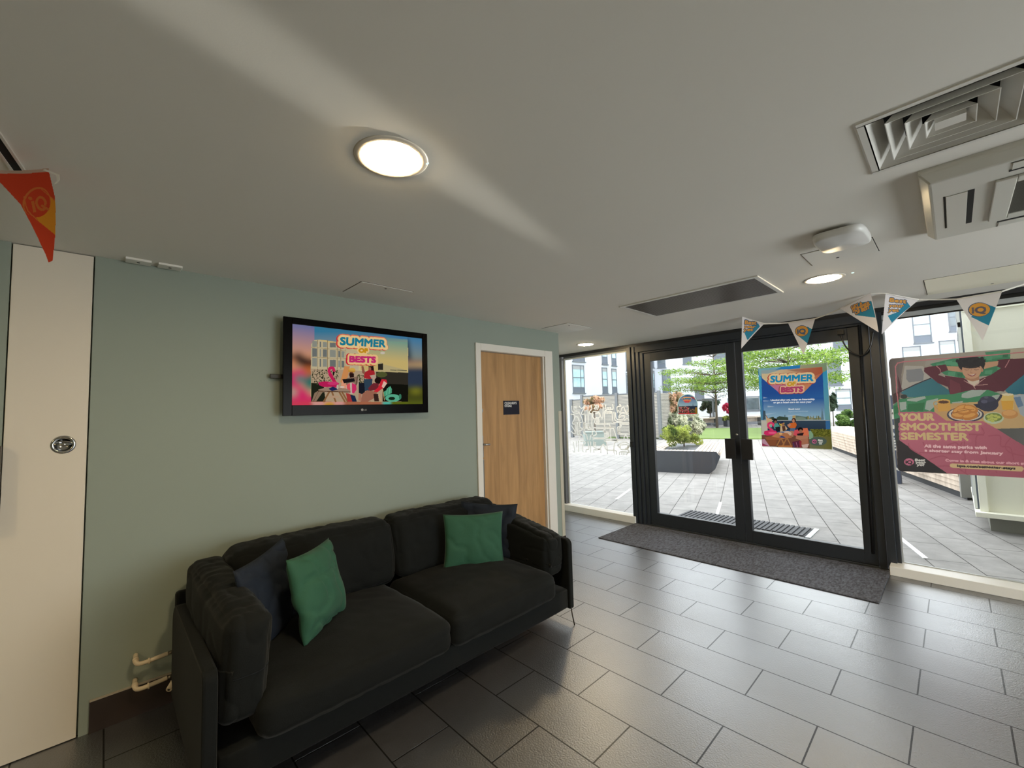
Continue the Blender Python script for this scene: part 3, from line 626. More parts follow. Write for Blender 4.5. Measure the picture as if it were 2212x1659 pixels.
put(GRN, (0.560, 1.965, 0.592), 0.45, 0.385, 0.10, R_(-27), R_(-10), R_(-2), 14, 'dark green square cushion at the right end of the sofa', None, wrinkle=0.007)
# ================================================================ television
g = empty('wall_television', (0, 1.36, 1.85), 'black flat wall television showing the Summer of Bests picture', 'television')
tx = 0.100; ty0, ty1, tz0, tz1 = 0.814, 1.885, 1.530, 2.170
GLOSSB = mat('gloss_black_bezel', (8, 7, 7), rough=0.25, spec=0.06)
sy0, sy1, sz0, sz1 = 0.868, 1.840, 1.598, 2.128
bm = bmesh.new(); bx(bm, 0.055, tx-0.006, ty0+0.01, ty1-0.01, tz0+0.01, tz1-0.01); obj('casing', bm, BLACKP, g, bevel=0.008)
bm = bmesh.new()
for b in ((ty0, sy0, tz0, tz1), (sy1, ty1, tz0, tz1), (sy0, sy1, tz0, sz0), (sy0, sy1, sz1, tz1)): bx(bm, tx-0.012, tx+0.004, *b)
bz = obj('bezel', bm, GLOSSB, g, bevel=0.002)
boxes('wall_bracket', [(0.001, 0.056, 1.1, 1.6, 1.68, 2.0)], BLACKP, g)
boxes('remote_sensor', [(0.030, 0.042, ty0-0.058, ty0+0.02, 1.772, 1.800)], mat('olive_black_plastic', (40, 38, 30), rough=0.5), g, bevel=0.003)
SCR = attr_mat('screen_picture', 'emit', s=0.72)
a = Art((tx-0.004, sy0, sz0), (0, 1, 0), (0, 0, 1), sy1-sy0, sz1-sz0, 520)
a.msk[:] = True; a.z = (560, 640, 5.027)
S = a
# sky
S.poly([(300, 280), (1800, 440), (1800, 1220), (300, 1220)], (60, 130, 165), (205, 180, 130), [(1000, 380), (1050, 800)])
S.poly([(320, 280), (600, 300), (600, 760), (320, 760)], (110, 120, 170), (225, 160, 120), [(400, 300), (380, 640)])
S.poly([(1300, 380), (1800, 440), (1800, 800), (1400, 800)], (50, 130, 180), (150, 150, 120), [(1650, 420), (1640, 740)])
# blurred side bands
S.ell(420, 680, 70, 70, (60, 45, 40)); S.ell(510, 720, 60, 60, (45, 30, 30)); S.poly([(320, 660), (400, 700), (400, 820), (320, 830)], (230, 150, 110)); S.poly([(460, 760), (560, 760), (560, 900), (470, 900)], (200, 110, 60))
S.poly([(320, 830), (440, 780), (510, 840), (500, 950), (430, 960), (540, 1040), (580, 1140), (560, 1200), (320, 1200)], (225, 50, 110)); S.ell(440, 900, 55, 45, (70, 140, 130)); S.ell(370, 1040, 40, 50, (190, 170, 150)); S.poly([(480, 900), (560, 850), (560, 1010), (500, 1000)], (50, 120, 110))
S.poly([(320, 1140), (600, 1140), (600, 1200), (320, 1200)], (225, 70, 90))
S.poly([(1610, 460), (1625, 460), (1660, 690), (1600, 690)], (60, 75, 85)); S.poly([(1600, 690), (1780, 690), (1780, 750), (1600, 750)], (150, 120, 100)); S.poly([(1600, 745), (1780, 735), (1780, 765), (1600, 765)], (225, 190, 130))
S.poly([(1600, 765), (1790, 765), (1790, 980), (1600, 980)], (50, 62, 82)); S.poly([(1600, 980), (1790, 980), (1790, 1200), (1600, 1200)], (75, 78, 30)); S.ell(1700, 1030, 60, 30, (130, 130, 40)); S.poly([(560, 1140), (1790, 1150), (1790, 1200), (560, 1200)], (180, 110, 80))
S.poly([(560, 1145), (920, 1145), (920, 1200), (600, 1200)], (225, 160, 150)); S.ell(760, 1170, 60, 20, (215, 160, 60)); S.poly([(1340, 1145), (1430, 1145), (1430, 1190), (1340, 1190)], (90, 190, 170)); S.poly([(1430, 1145), (1790, 1145), (1790, 1200), (1430, 1200)], (100, 110, 30))
S.blur([(300, 1260), (562, 250)], 9, 3); S.blur([(1618, 1260), (1810, 250)], 9, 3); S.blur([(300, 1260), (1810, 1144)], 5, 2)
# inner picture
S.poly([(563, 520), (600, 476), (660, 470), (880, 500), (1100, 520), (1617, 560), (1617, 1144), (566, 1144)], (215, 190, 130), (222, 205, 150), [(1000, 500), (1000, 800)])
S.poly([(900, 400), (1612, 470), (1612, 560), (900, 520)], (62, 140, 160), (200, 185, 120), [(1100, 420), (1120, 620)])
S.poly([(1100, 470), (1612, 500), (1612, 830), (1100, 800)], (120, 165, 150), (215, 190, 120), [(1400, 470), (1400, 700)]); S.ell(1340, 615, 26, 14, (215, 205, 185))
# building in the picture
S.poly([(563, 520), (600, 476), (640, 474), (940, 560), (1080, 600), (1080, 800), (563, 800)], (206, 190, 152))
for r, (yy0, yy1) in enumerate(((482, 548), (562, 655), (668, 762))):
    for k, (xa, xb) in enumerate(((575, 628), (655, 672), (692, 735), (765, 830), (858, 880), (893, 925))):
        sl = (xa-560)*0.10
        S.poly([(xa, yy0+sl), (xb, yy0+sl+3), (xb, yy1+sl*0.35), (xa, yy1+sl*0.3)], (118, 122, 118) if (k+r) % 2 else (150, 152, 140))
for xx in (635, 742, 845, 885, 940): S.line([(xx, 476), (xx, 790)], 5, (150, 130, 95))
S.line([(563, 552), (940, 590)], 4, (160, 140, 100)); S.line([(563, 660), (940, 680)], 4, (160, 140, 100))
S.poly([(563, 785), (1617, 830), (1617, 1144), (563, 1144)], (190, 165, 135)); S.poly([(563, 940), (700, 950), (720, 1144), (563, 1144)], (34, 38, 26))
S.poly([(1290, 730), (1330, 715), (1350, 740), (1560, 790), (1617, 830), (1290, 830)], (196, 180, 130)); S.poly([(1290, 735), (1345, 728), (1345, 800), (1290, 800)], (50, 46, 38)); S.line([(1425, 800), (1600, 808)], 8, (90, 88, 70))
S.poly([(1270, 820), (1617, 830), (1617, 960), (1270, 950)], (52, 48, 40)); S.poly([(1340, 950), (1617, 960), (1617, 1144), (1340, 1144)], (22, 22, 16)); S.ell(1330, 850, 60, 30, (86, 92, 50))
rnd = random.Random(3)
for _ in range(170):
    x, y = rnd.uniform(570, 860), rnd.uniform(800, 960)
    S.ell(x, y, rnd.uniform(4, 9), rnd.uniform(3, 6), rnd.choice([(50, 52, 34), (78, 80, 50), (34, 36, 24)]), rot=rnd.random()*3)
for _ in range(60): S.ell(rnd.uniform(1060, 1140), rnd.uniform(850, 940), 6, 4, (60, 68, 36))
# flamingo, table, people
S.line([(790, 870), (760, 820), (765, 785), (800, 780), (812, 810)], 30, (214, 40, 96), sm=4); S.line([(770, 850), (800, 900), (830, 950), (830, 990)], 34, (205, 36, 90), sm=4); S.ell(806, 838, 9, 24, (30, 20, 22))
S.poly([(640, 935), (700, 925), (820, 930), (870, 945), (840, 985), (700, 985), (650, 965)], (200, 34, 92)); S.ell(800, 945, 60, 18, (222, 60, 120))
S.poly([(925, 760), (985, 760), (960, 880), (900, 950), (880, 930)], (222, 150, 90)); S.poly([(905, 900), (990, 940), (960, 1040), (880, 1010)], (240, 165, 130))
S.ell(1010, 800, 34, 22, (226, 180, 80)); S.poly([(965, 805), (1045, 810), (1030, 830), (970, 822)], (205, 150, 60)); S.ell(1000, 850, 26, 30, (120, 74, 54)); S.poly([(985, 830), (1030, 840), (1025, 920), (980, 905)], (46, 26, 22))
S.poly([(950, 890), (1060, 870), (1085, 920), (1050, 980), (940, 960)], (150, 120, 100)); S.line([(1065, 880), (1050, 960)], 6, (60, 40, 36)); S.line([(1080, 880), (1070, 970)], 4, (220, 200, 190)); S.poly([(900, 900), (1030, 890), (1040, 925), (920, 945)], (30, 26, 28))
S.poly([(1185, 760), (1240, 755), (1250, 830), (1200, 830)], (40, 24, 22)); S.ell(1200, 790, 15, 22, (160, 100, 80)); S.poly([(1140, 830), (1190, 800), (1250, 810), (1260, 870), (1210, 900), (1140, 890)], (182, 42, 50)); S.poly([(1110, 760), (1130, 755), (1150, 830), (1140, 850), (1118, 830)], (150, 96, 76)); S.poly([(1200, 860), (1260, 850), (1270, 890), (1230, 910)], (196, 170, 150))
S.poly([(1135, 900), (1230, 895), (1220, 1030), (1140, 1030)], (52, 72, 90)); S.poly([(1080, 940), (1140, 940), (1150, 1060), (1080, 1060)], (28, 30, 40))
S.ell(1290, 915, 38, 34, (34, 22, 20)); S.poly([(1240, 940), (1300, 950), (1290, 1010), (1200, 1030), (1180, 1000)], (122, 44, 52))
S.poly([(1330, 900), (1380, 905), (1390, 945), (1340, 1000), (1260, 1060), (1210, 1060), (1290, 990)], (222, 44, 60)); S.poly([(1352, 920), (1388, 945), (1350, 1000), (1330, 980)], (240, 200, 180)); S.line([(1340, 1010), (1360, 1130)], 6, (220, 180, 120)); S.line([(1300, 1060), (1320, 1140)], 6, (220, 180, 120))
S.poly([(1170, 1020), (1280, 1040), (1260, 1100), (1180, 1144), (1100, 1144), (1120, 1060)], (168, 110, 88)); S.poly([(1080, 1050), (1110, 1060), (1110, 1140), (1075, 1130)], (186, 128, 104)); S.poly([(1240, 1060), (1290, 1060), (1300, 1140), (1250, 1140)], (60, 40, 34))
S.ell(1000, 998, 56, 60, (214, 196, 180)); S.poly([(1005, 940), (1050, 960), (1058, 1010), (1030, 1055), (1005, 1050)], (222, 52, 110)); S.poly([(950, 960), (985, 942), (990, 1050), (955, 1040)], (230, 90, 100))
S.poly([(640, 1015), (740, 985), (940, 1000), (1000, 1030), (960, 1040), (660, 1040)], (166, 140, 118)); S.poly([(600, 1050), (660, 1015), (700, 1025), (620, 1140), (570, 1140)], (150, 124, 100)); S.line([(650, 1020), (590, 1140)], 4, (90, 66, 50))
for x0_, x1_ in ((760, 700), (790, 830), (900, 960), (870, 930)): S.line([(x0_, 1040), (x1_, 1144)], 18, (148, 104, 66))
S.line([(640, 1030), (990, 1040)], 8, (96, 66, 46)); S.poly([(760, 1080), (860, 1080), (870, 1100), (750, 1105)], (196, 160, 130)); S.poly([(752, 1005), (800, 980), (860, 1010), (790, 1030)], (34, 44, 90)); S.ell(850, 985, 10, 26, (206, 196, 180)); S.ell(900, 985, 26, 8, (230, 220, 206))
S.poly([(960, 1060), (1040, 1080), (1060, 1144), (1000, 1144)], (30, 46, 74)); S.poly([(940, 1050), (985, 1060), (1010, 1144), (960, 1144)], (180, 60, 60))
S.poly([(1350, 1040), (1380, 1020), (1400, 990), (1425, 975), (1440, 1010), (1440, 1050), (1360, 1090)], (84, 170, 132)); S.ell(1450, 1105, 82, 42, (96, 186, 150)); S.ell(1440, 1110, 36, 18, (24, 44, 30)); S.line([(1390, 1000), (1380, 1070)], 5, (130, 210, 170)); S.line([(1420, 990), (1410, 1060)], 5, (130, 210, 170)); S.ell(1530, 1090, 14, 30, (60, 130, 100))
# title
for off, sh, col in ((0.40, (-9, 3), (206, 44, 60)), (0.40, (2, -1), (236, 120, 90)), (0.33, (5, 2), (250, 214, 150)), (0.07, (0, 0), (36, 134, 158))):
    S.text('SUMMER', (880, 524), (1368, 552), (884, 446), col, off, sh)
for off, sh, col in ((0.44, (-8, 3), (212, 36, 56)), (0.38, (4, 1), (250, 206, 140)), (0.11, (0, 0), (208, 50, 118))):
    S.text('BESTS', (982, 712), (1262, 720), (984, 650), col, off, sh)
for off, col in ((0.40, (250, 210, 145)), (0.12, (214, 154, 34))): S.text('OF', (1082, 609), (1174, 612), (1084, 567), col, off)
a.build('screen', SCR, g)
LOGOG = attr_mat('logo_print', 'diff', trans=0.0)
a = Art((tx+0.0048, 1.28, 1.545), (0, 1, 0), (0, 0, 1), 0.16, 0.045, 900); a.z = (560, 640, 5.027)
lg = a
lg._fill([(0, 0)], (0, 0, 0)) if False else None
a.ell(1118, 1232, 13, 13, (170, 168, 165), keep=False)
mk = text_tris('LG', 0.02); a.msk |= False
q0, q1, q2 = a.loc((1135, 1241)), a.loc((1166, 1240)), a.loc((1136, 1224)); cc = mk[0]; xx0, xx1 = cc[:, 0].min(), cc[:, 0].max()
Q = np.array(q0)+np.outer((cc[:, 0]-xx0)/(xx1-xx0), np.array(q1)-np.array(q0))+np.outer(cc[:, 1]/cc[:, 1].max(), np.array(q2)-np.array(q0))
for T in mk[1]: a._fill(Q[T], (165, 163, 160), keep=False)
a.build('maker_mark', LOGOG, bz)
# ================================================================ capped pipes
PIPE = mat('cream_plastic_pipe', (214, 198, 172), rough=0.45); BRASS = mat('dull_valve_metal', (120, 112, 100), rough=0.3, metal=0.9)
for k, (zz, label) in enumerate(((0.292, 'upper capped cream pipe elbow on the sage wall left of the sofa'), (0.168, 'lower capped cream pipe elbow low on the wall left of the sofa, above the skirting'))):
    g = empty('capped_pipe', (0.0, 0.15, zz), label, 'pipe', 'capped radiator pipes')
    bm = bmesh.new(); tube(bm, smooth_path([(0.0005, 0.150, zz+0.012), (0.050, 0.147, zz+0.008), (0.070, 0.152, zz-0.004), (0.074, 0.175, zz-0.010), (0.073, 0.24, zz-0.006), (0.07, 0.275, zz-0.004)], 5), 0.0105, 12)
    obj('pipe_elbow', bm, PIPE, g, smooth=False)
    bm = bmesh.new(); tube(bm, [(0.0745, 0.196, zz-0.0095), (0.0745, 0.203, zz-0.009)], 0.0150, 14); obj('pipe_collar', bm, PIPE, g)
    bm = bmesh.new(); tube(bm, [(0.040, 0.1475, zz+0.009), (0.058, 0.148, zz+0.005)], 0.0130, 12); obj('pipe_collar', bm, PIPE, g)
    bm = bmesh.new(); tube(bm, [(0.071, 0.275, zz-0.004), (0.069, 0.305, zz-0.002)], 0.009, 10)
    tube(bm, [(0.069, 0.300, zz-0.002), (0.069, 0.322, zz-0.001)], 0.014 if k == 0 else 0.012, 12); obj('pipe_valve', bm, BRASS, g)
    if k == 1:
        bm = bmesh.new(); tube(bm, [(0.150, 0.275, zz-0.030), (0.110, 0.300, zz-0.012), (0.075, 0.322, zz-0.002)], [0.0135, 0.0135, 0.010], 12); obj('pipe_stub', bm, PIPE, g)
        bm = bmesh.new(); tube(bm, [(0.1512, 0.2742, zz-0.0306), (0.1500, 0.275, zz-0.030)], 0.006, 10); obj('stub_bore', bm, BLACKP, g)
# dark framed thing cut by the left edge of the picture
g = empty('wall_box', (0.02, -0.40, 1.2), 'dark framed wall panel cut by the left edge, beside the cupboard door', 'panel')
box('casing', (0.001, 0.06, -0.70, -0.3345, 1.05, 1.425), mat('dark_brown_casing', (46, 36, 30), rough=0.4), g, bevel=0.003)
# ================================================================ window film: white line drawing
FILM = bpy.data.materials.new('white_window_film'); FILM.use_nodes = True
_n = FILM.node_tree.nodes; _l = FILM.node_tree.links; _n.clear(); _o = _n.new('ShaderNodeOutputMaterial'); _a = _n.new('ShaderNodeBsdfDiffuse'); _b = _n.new('ShaderNodeBsdfTranslucent'); _m = _n.new('ShaderNodeMixShader')
_a.inputs[0].default_value = _b.inputs[0].default_value = (0.9, 0.9, 0.88, 1); _m.inputs[0].default_value = 0.55
_l.new(_a.outputs[0], _m.inputs[1]); _l.new(_b.outputs[0], _m.inputs[2]); _l.new(_m.outputs[0], _o.inputs[0])
def film(name, strokes, label, width=0.0085, ymax=None):
    bm = bmesh.new(); Y = FY+0.0025
    for pts, z, sm in strokes:
        P = [at(z[0]+x/z[2], z[1]+y/z[2], 1, Y) for x, y in pts]
        if sm: P = smooth_path(P, sm)
        L, Rr = [], []
        for i, p in enumerate(P):
            d = (P[min(i+1, len(P)-1)]-P[max(i-1, 0)]); d = Vector((d.x, 0, d.z))
            if d.length < 1e-7: d = Vector((1, 0, 0))
            d.normalize(); q = Vector((-d.z, 0, d.x))*width
            L.append(p+q); Rr.append(p-q)
        a = [bm.verts.new(p) for p in L]; b = [bm.verts.new(p) for p in Rr]
        for i in range(len(P)-1): bm.faces.new((a[i], a[i+1], b[i+1], b[i]))
    o = obj(name, bm, FILM); tag(o, label, 'window film'); return o
ZA = (1220, 740, 7.54); ZB = (1220, 840, 5.92)
SA = [[(115, 1030), (125, 1130), (200, 1145), (235, 1140)], [(150, 1030), (150, 1100), (200, 1105)], [(160, 1040), (200, 1040)], [(160, 1065), (200, 1065)],
 [(95, 1165), (150, 1175), (160, 1220), (125, 1320), (175, 1345), (175, 1470), (140, 1480), (100, 1440)], [(235, 1030), (275, 1075), (335, 1010)], [(205, 1120), (240, 1150), (300, 1310), (330, 1480)],
 [(160, 1210), (210, 1215), (235, 1280), (235, 1300), (275, 1300)], [(335, 1020), (275, 1145), (285, 1170), (330, 1175), (335, 1300), (300, 1330), (305, 1470), (350, 1500), (375, 1590)],
 [(205, 1300), (205, 1480), (235, 1500), (235, 1590)], [(240, 1305), (245, 1370), (280, 1400), (270, 1430), (235, 1440), (235, 1500), (280, 1510), (310, 1590)],
 [(380, 1015), (382, 1340), (400, 1380), (500, 1450), (510, 1500), (460, 1520), (420, 1520), (408, 1590)], [(430, 1015), (435, 1080), (405, 1120), (405, 1160), (440, 1170), (440, 1350), (470, 1385), (640, 1395), (655, 1415), (620, 1435), (640, 1450), (690, 1450)],
 [(480, 1010), (500, 1040), (475, 1090)], [(505, 1010), (525, 1040), (500, 1095)], [(530, 1010), (550, 1040), (525, 1100)],
 [(610, 1000), (625, 1060), (615, 1225), (590, 1215), (565, 1150), (530, 1130), (460, 1125), (455, 1210), (490, 1250)],
 [(495, 1160), (560, 1165), (570, 1200), (545, 1225), (500, 1215)], [(505, 1240), (560, 1240)], [(505, 1262), (565, 1262)], [(505, 1286), (570, 1286)], [(505, 1308), (565, 1308)], [(500, 1230), (498, 1320), (700, 1325), (735, 1350), (745, 1520), (775, 1580), (930, 1585), (960, 1570), (975, 1520), (1005, 1515), (1030, 1570), (1050, 1585)],
 [(640, 1460), (695, 1460)], [(640, 1480), (700, 1480)], [(640, 1505), (700, 1505)], [(640, 1530), (700, 1530)], [(700, 1450), (702, 1545), (470, 1550), (445, 1530), (450, 1430), (380, 1410), (375, 1330), (300, 1325)],
 [(668, 1010), (670, 1085), (780, 1085), (780, 1010)], [(690, 1085), (692, 1050)], [(715, 1085), (717, 1050)], [(740, 1085), (742, 1050)],
 [(650, 1380), (648, 1125), (700, 1125)], [(670, 1125), (672, 1165)], [(695, 1125), (697, 1165)], [(720, 1125), (722, 1165)], [(745, 1125), (747, 1165)], [(700, 1125), (765, 1130), (780, 1280), (800, 1300), (1040, 1300), (1055, 1320), (1050, 1480), (1020, 1490), (860, 1490)],
 [(650, 1380), (680, 1390), (770, 1390), (800, 1420), (855, 1590)], [(800, 1130), (825, 1270), (940, 1275)], [(825, 1135), (845, 1245), (940, 1250)],
 [(860, 1145), (850, 1060), (880, 1040), (915, 1030), (890, 1005)], [(870, 1100), (900, 1140), (930, 1070), (960, 1050), (990, 1130), (1020, 1140), (1060, 1020)], [(1010, 1010), (1110, 1150)], [(1060, 1000), (1110, 1060)], [(1110, 1010), (1020, 1130)],
 [(870, 1220), (920, 1150), (980, 1150), (1110, 1230)], [(875, 1235), (930, 1190), (975, 1200), (960, 1240), (940, 1260)], [(960, 1275), (1000, 1245), (1040, 1250), (1110, 1310)],
 [(890, 1325), (1110, 1330)], [(890, 1345), (920, 1350), (910, 1375), (860, 1380), (860, 1490)], [(860, 1405), (905, 1405)], [(860, 1430), (905, 1430)], [(860, 1455), (905, 1455)], [(860, 1475), (905, 1475)], [(1110, 1400), (1085, 1430), (1110, 1470), (1120, 1560)],
 [(110, 1350), (180, 1470)], [(320, 1330), (315, 1400)], [(345, 1330), (345, 1405)], [(365, 1330), (360, 1400)], [(460, 1590), (475, 1570), (640, 1570), (680, 1590), (850, 1595)]]
SB = [[(110, 680), (125, 800), (100, 790)], [(150, 670), (155, 740)], [(175, 660), (178, 805)], [(200, 670), (250, 670), (262, 700), (230, 720), (235, 805)], [(293, 670), (310, 765), (275, 780), (270, 810)], [(330, 670), (330, 815)],
 [(375, 815), (370, 790), (385, 780), (440, 775), (480, 720), (500, 712), (525, 770), (560, 785), (650, 790), (665, 840)], [(372, 670), (370, 740), (420, 765), (460, 780), (460, 825)], [(375, 690), (400, 690)], [(375, 710), (400, 710)], [(375, 728), (400, 728)],
 [(500, 665), (535, 690), (545, 830)], [(685, 680), (640, 690), (628, 800), (640, 835)], [(675, 720), (765, 680), (838, 725), (770, 770)], [(675, 720), (712, 760), (712, 720), (800, 715), (802, 770), (712, 775)], [(838, 725), (805, 735), (815, 820)], [(805, 825), (820, 790), (832, 825)],
 [(703, 845), (705, 808), (790, 808), (790, 848)], [(728, 810), (728, 845)], [(748, 810), (748, 845)], [(768, 810), (768, 845)], [(860, 675), (865, 850)]]
film('patterned_film', [(p, ZA, 4) for p in SA]+[(p, ZB, 4) for p in SB], 'white line-drawing film of hands and a graduation cap on the left window')
ZC = (1900, 750, 5.529)
SCN = [[(75, 570), (100, 640), (95, 750), (140, 780), (135, 830), (95, 840)], [(160, 740), (165, 860)], [(110, 950), (165, 940), (160, 975)], [(115, 1030), (150, 1020), (165, 1050), (125, 1060)], [(110, 1090), (180, 1090)], [(120, 1120), (190, 1120)], [(120, 1150), (195, 1150)], [(125, 1180), (195, 1185)],
 [(110, 1070), (115, 1210), (205, 1220)], [(130, 1240), (160, 1250), (150, 1300)], [(135, 1340), (165, 1350), (175, 1420), (200, 1450), (240, 1470)]]
film('edge_film', [(p, ZC, 4) for p in SCN], 'narrow strip of white line film left of the pink poster on the right window')
# ================================================================ posters
PRINT = attr_mat('printed_poster', 'diff', trans=0.68)
def rect_art(x0, x1, z0, z1, res, Y): return Art((x0, Y, z0), (1, 0, 0), (0, 0, 1), x1-x0, z1-z0, res)
def summer_scene(S, sc=1.0): pass
# --- tall poster on the right door leaf
P_ = rect_art(1.550, 2.200, 1.045, 1.940, 520, FY-0.0125); P_.z = (1620, 780, 7.9)
S = P_
OUT = [(140, 130), (1308, 30), (1402, 1508), (207, 1450)]
S.poly(OUT, (60, 130, 180), (120, 150, 90), [(200, 400), (1300, 1300)], keep=False)
S.poly([(140, 130), (560, 95), (300, 200), (240, 300), (160, 240)], (130, 175, 180), (120, 170, 190), [(140, 130), (500, 100)]); S.poly([(520, 98), (860, 68), (1000, 60), (800, 140), (560, 150)], (52, 130, 190)); S.poly([(860, 68), (1308, 30), (1318, 170), (1240, 190), (1230, 100), (850, 130)], (165, 160, 130), (130, 150, 120), [(860, 60), (1300, 60)])
S.poly([(150, 240), (205, 290), (225, 700), (170, 640)], (70, 160, 200)); S.poly([(1240, 200), (1320, 150), (1370, 1170), (1290, 1170)], (60, 150, 190), (110, 160, 170), [(1280, 200), (1320, 900)]); S.poly([(1290, 1000), (1365, 1000), (1372, 1180), (1296, 1180)], (60, 110, 160))
# inner sky
S.poly([(192, 170), (1236, 100), (1290, 1290), (228, 1290)], (44, 84, 152), (56, 110, 170), [(700, 500), (760, 800)])
S.poly([(226, 620), (1262, 620), (1285, 1010), (240, 1010)], (50, 96, 160), (150, 185, 205), [(740, 640), (750, 980)])
for a_ in (((225, 610), (300, 625), (228, 640)), ((226, 670), (360, 680), (230, 690)), ((300, 760), (420, 780), (300, 790)), ((240, 900), (460, 880), (250, 930)), ((620, 930), (900, 900), (650, 950))): S.poly(a_, (185, 200, 215), alpha=0.6)
# triangle of colour behind the title
S.poly([(192, 170), (1236, 100), (1240, 200), (905, 548), (520, 560), (205, 290)], (214, 190, 150), (190, 110, 80), [(400, 250), (1200, 250)])
S.poly([(192, 160), (560, 140), (300, 215), (195, 215)], (150, 165, 165)); S.poly([(620, 150), (1236, 105), (1240, 200), (1110, 250), (1080, 200), (760, 175)], (170, 130, 105), (178, 92, 66), [(700, 150), (1200, 200)])
S.poly([(345, 405), (640, 400), (520, 555), (500, 545)], (196, 120, 150)); S.poly([(640, 400), (1090, 360), (905, 548), (560, 560)], (206, 140, 110), (200, 130, 90), [(600, 500), (1000, 380)])
for off, sh, col in ((0.36, (-8, 4), (186, 70, 60)), (0.30, (3, 0), (232, 200, 152)), (0.07, (0, 0), (34, 140, 186))): S.text('SUMMER', (352, 360), (1076, 336), (358, 258), col, off, sh)
for off, sh, col in ((0.38, (-6, 4), (160, 60, 80)), (0.30, (2, 0), (228, 184, 150)), (0.11, (0, 0), (180, 70, 108))): S.text('BESTS', (536, 530), (896, 518), (540, 452), col, off, sh)
for off, col in ((0.30, (228, 190, 150)), (0.12, (206, 160, 50))): S.text('OF', (636, 424), (772, 416), (640, 364), col, off)
S.text('Unwind after uni, enjoy an internship', (356, 680), (1100, 662), (356, 654), (222, 228, 236), 0.05); S.text('or get a head start on next year', (402, 720), (1052, 708), (402, 694), (222, 228, 236), 0.05)
S.text('Book now', (660, 832), (852, 828), (660, 808), (222, 228, 236), 0.08); S.text('iqsa.com/summer', (660, 870), (1000, 864), (660, 848), (200, 212, 224), 0.004)
# skyline, river wall
rnd = random.Random(5)
S.poly([(190, 1005), (1290, 1005), (1296, 1185), (190, 1185)], (58, 74, 90), (44, 58, 78), [(700, 1010), (700, 1180)])
S.poly([(320, 970), (400, 950), (430, 990), (430, 1005), (320, 1005)], (56, 66, 50)); S.poly([(455, 965), (500, 940), (650, 960), (655, 1005), (455, 1005)], (62, 78, 66)); S.poly([(590, 915), (604, 915), (604, 960), (590, 960)], (90, 110, 120))
S.poly([(780, 930), (960, 950), (960, 1000), (780, 1005)], (100, 120, 110)); S.ell(860, 985, 90, 30, (128, 144, 130))
for i in range(22):
    x = 960+i*13; h_ = rnd.uniform(20, 70); S.poly([(x, 1000), (x, 1000-h_), (x+14, 1000-h_), (x+14, 1000)], rnd.choice([(110, 120, 84), (150, 140, 90), (84, 96, 84), (128, 130, 110)]))
S.poly([(1229, 780), (1262, 1000), (1212, 1000)], (104, 128, 142)); S.poly([(225, 840), (262, 850), (270, 1000), (225, 1000)], (70, 84, 92)); S.poly([(725, 935), (775, 925), (780, 1000), (728, 1000)], (190, 160, 104)); S.line([(190, 1012), (1360, 1010)], 9, (206, 204, 196))
S.poly([(190, 1020), (300, 1020), (300, 1300), (205, 1400)], (196, 190, 176)); S.poly([(270, 920), (310, 975), (370, 985), (390, 1100), (300, 1150)], (206, 170, 130)); S.line([(270, 920), (300, 970)], 8, (120, 60, 50))
S.poly([(1020, 1160), (1380, 1165), (1390, 1290), (1100, 1300)], (96, 98, 40)); 
for _ in range(160): S.ell(rnd.uniform(1030, 1370), rnd.uniform(1160, 1290), 9, 6, rnd.choice([(140, 136, 56), (70, 76, 30), (112, 116, 44)]), rot=rnd.random()*3)
S.poly([(850, 1290), (1390, 1285), (1402, 1508), (860, 1490)], (120, 120, 96), (110, 106, 52), [(900, 1400), (1390, 1400)])
S.poly([(200, 1260), (1010, 1260), (1020, 1490), (207, 1450)], (120, 78, 60))
# people
S.ell(430, 1010, 34, 34, (36, 28, 28)); S.ell(436, 1040, 22, 26, (146, 100, 76)); S.poly([(400, 1070), (470, 1060), (520, 1120), (470, 1180), (415, 1150)], (88, 160, 150)); S.poly([(430, 1130), (510, 1115), (520, 1200), (450, 1210)], (34, 34, 40))
S.ell(545, 1070, 44, 36, (214, 180, 76)); S.ell(562, 1082, 22, 26, (160, 110, 86)); S.poly([(500, 1050), (560, 1020), (580, 1050), (520, 1075)], (40, 50, 80)); S.poly([(520, 1110), (600, 1100), (640, 1150), (600, 1200), (515, 1205)], (206, 176, 140)); S.poly([(545, 1110), (600, 1105), (610, 1190), (560, 1195)], (90, 60, 48))
S.ell(748, 1010, 36, 40, (60, 34, 30)); S.ell(742, 1020, 22, 30, (190, 136, 110)); S.poly([(690, 1060), (780, 1045), (800, 1090), (770, 1150), (690, 1145), (650, 1120)], (206, 104, 48)); S.poly([(635, 1090), (680, 1060), (700, 1090), (660, 1130)], (190, 136, 110)); S.poly([(690, 1145), (775, 1140), (770, 1210), (680, 1210)], (84, 110, 140)); S.poly([(690, 1190), (750, 1200), (740, 1290), (700, 1290)], (180, 126, 100))
S.poly([(760, 1180), (900, 1140), (1000, 1180), (1010, 1290), (900, 1320), (740, 1260)], (214, 84, 96)); S.poly([(880, 1150), (980, 1140), (1010, 1240), (960, 1300), (900, 1260)], (222, 118, 84)); S.ell(862, 1165, 46, 36, (34, 24, 26)); S.ell(866, 1200, 30, 34, (168, 112, 86)); S.poly([(800, 1240), (920, 1220), (900, 1280), (820, 1290)], (44, 30, 34))
S.poly([(790, 1270), (990, 1270), (1000, 1400), (940, 1420), (860, 1350), (780, 1320)], (186, 128, 100)); S.poly([(860, 1330), (1000, 1320), (980, 1440), (880, 1440)], (176, 116, 90)); S.poly([(880, 1430), (1010, 1410), (980, 1480), (900, 1480)], (214, 180, 170))
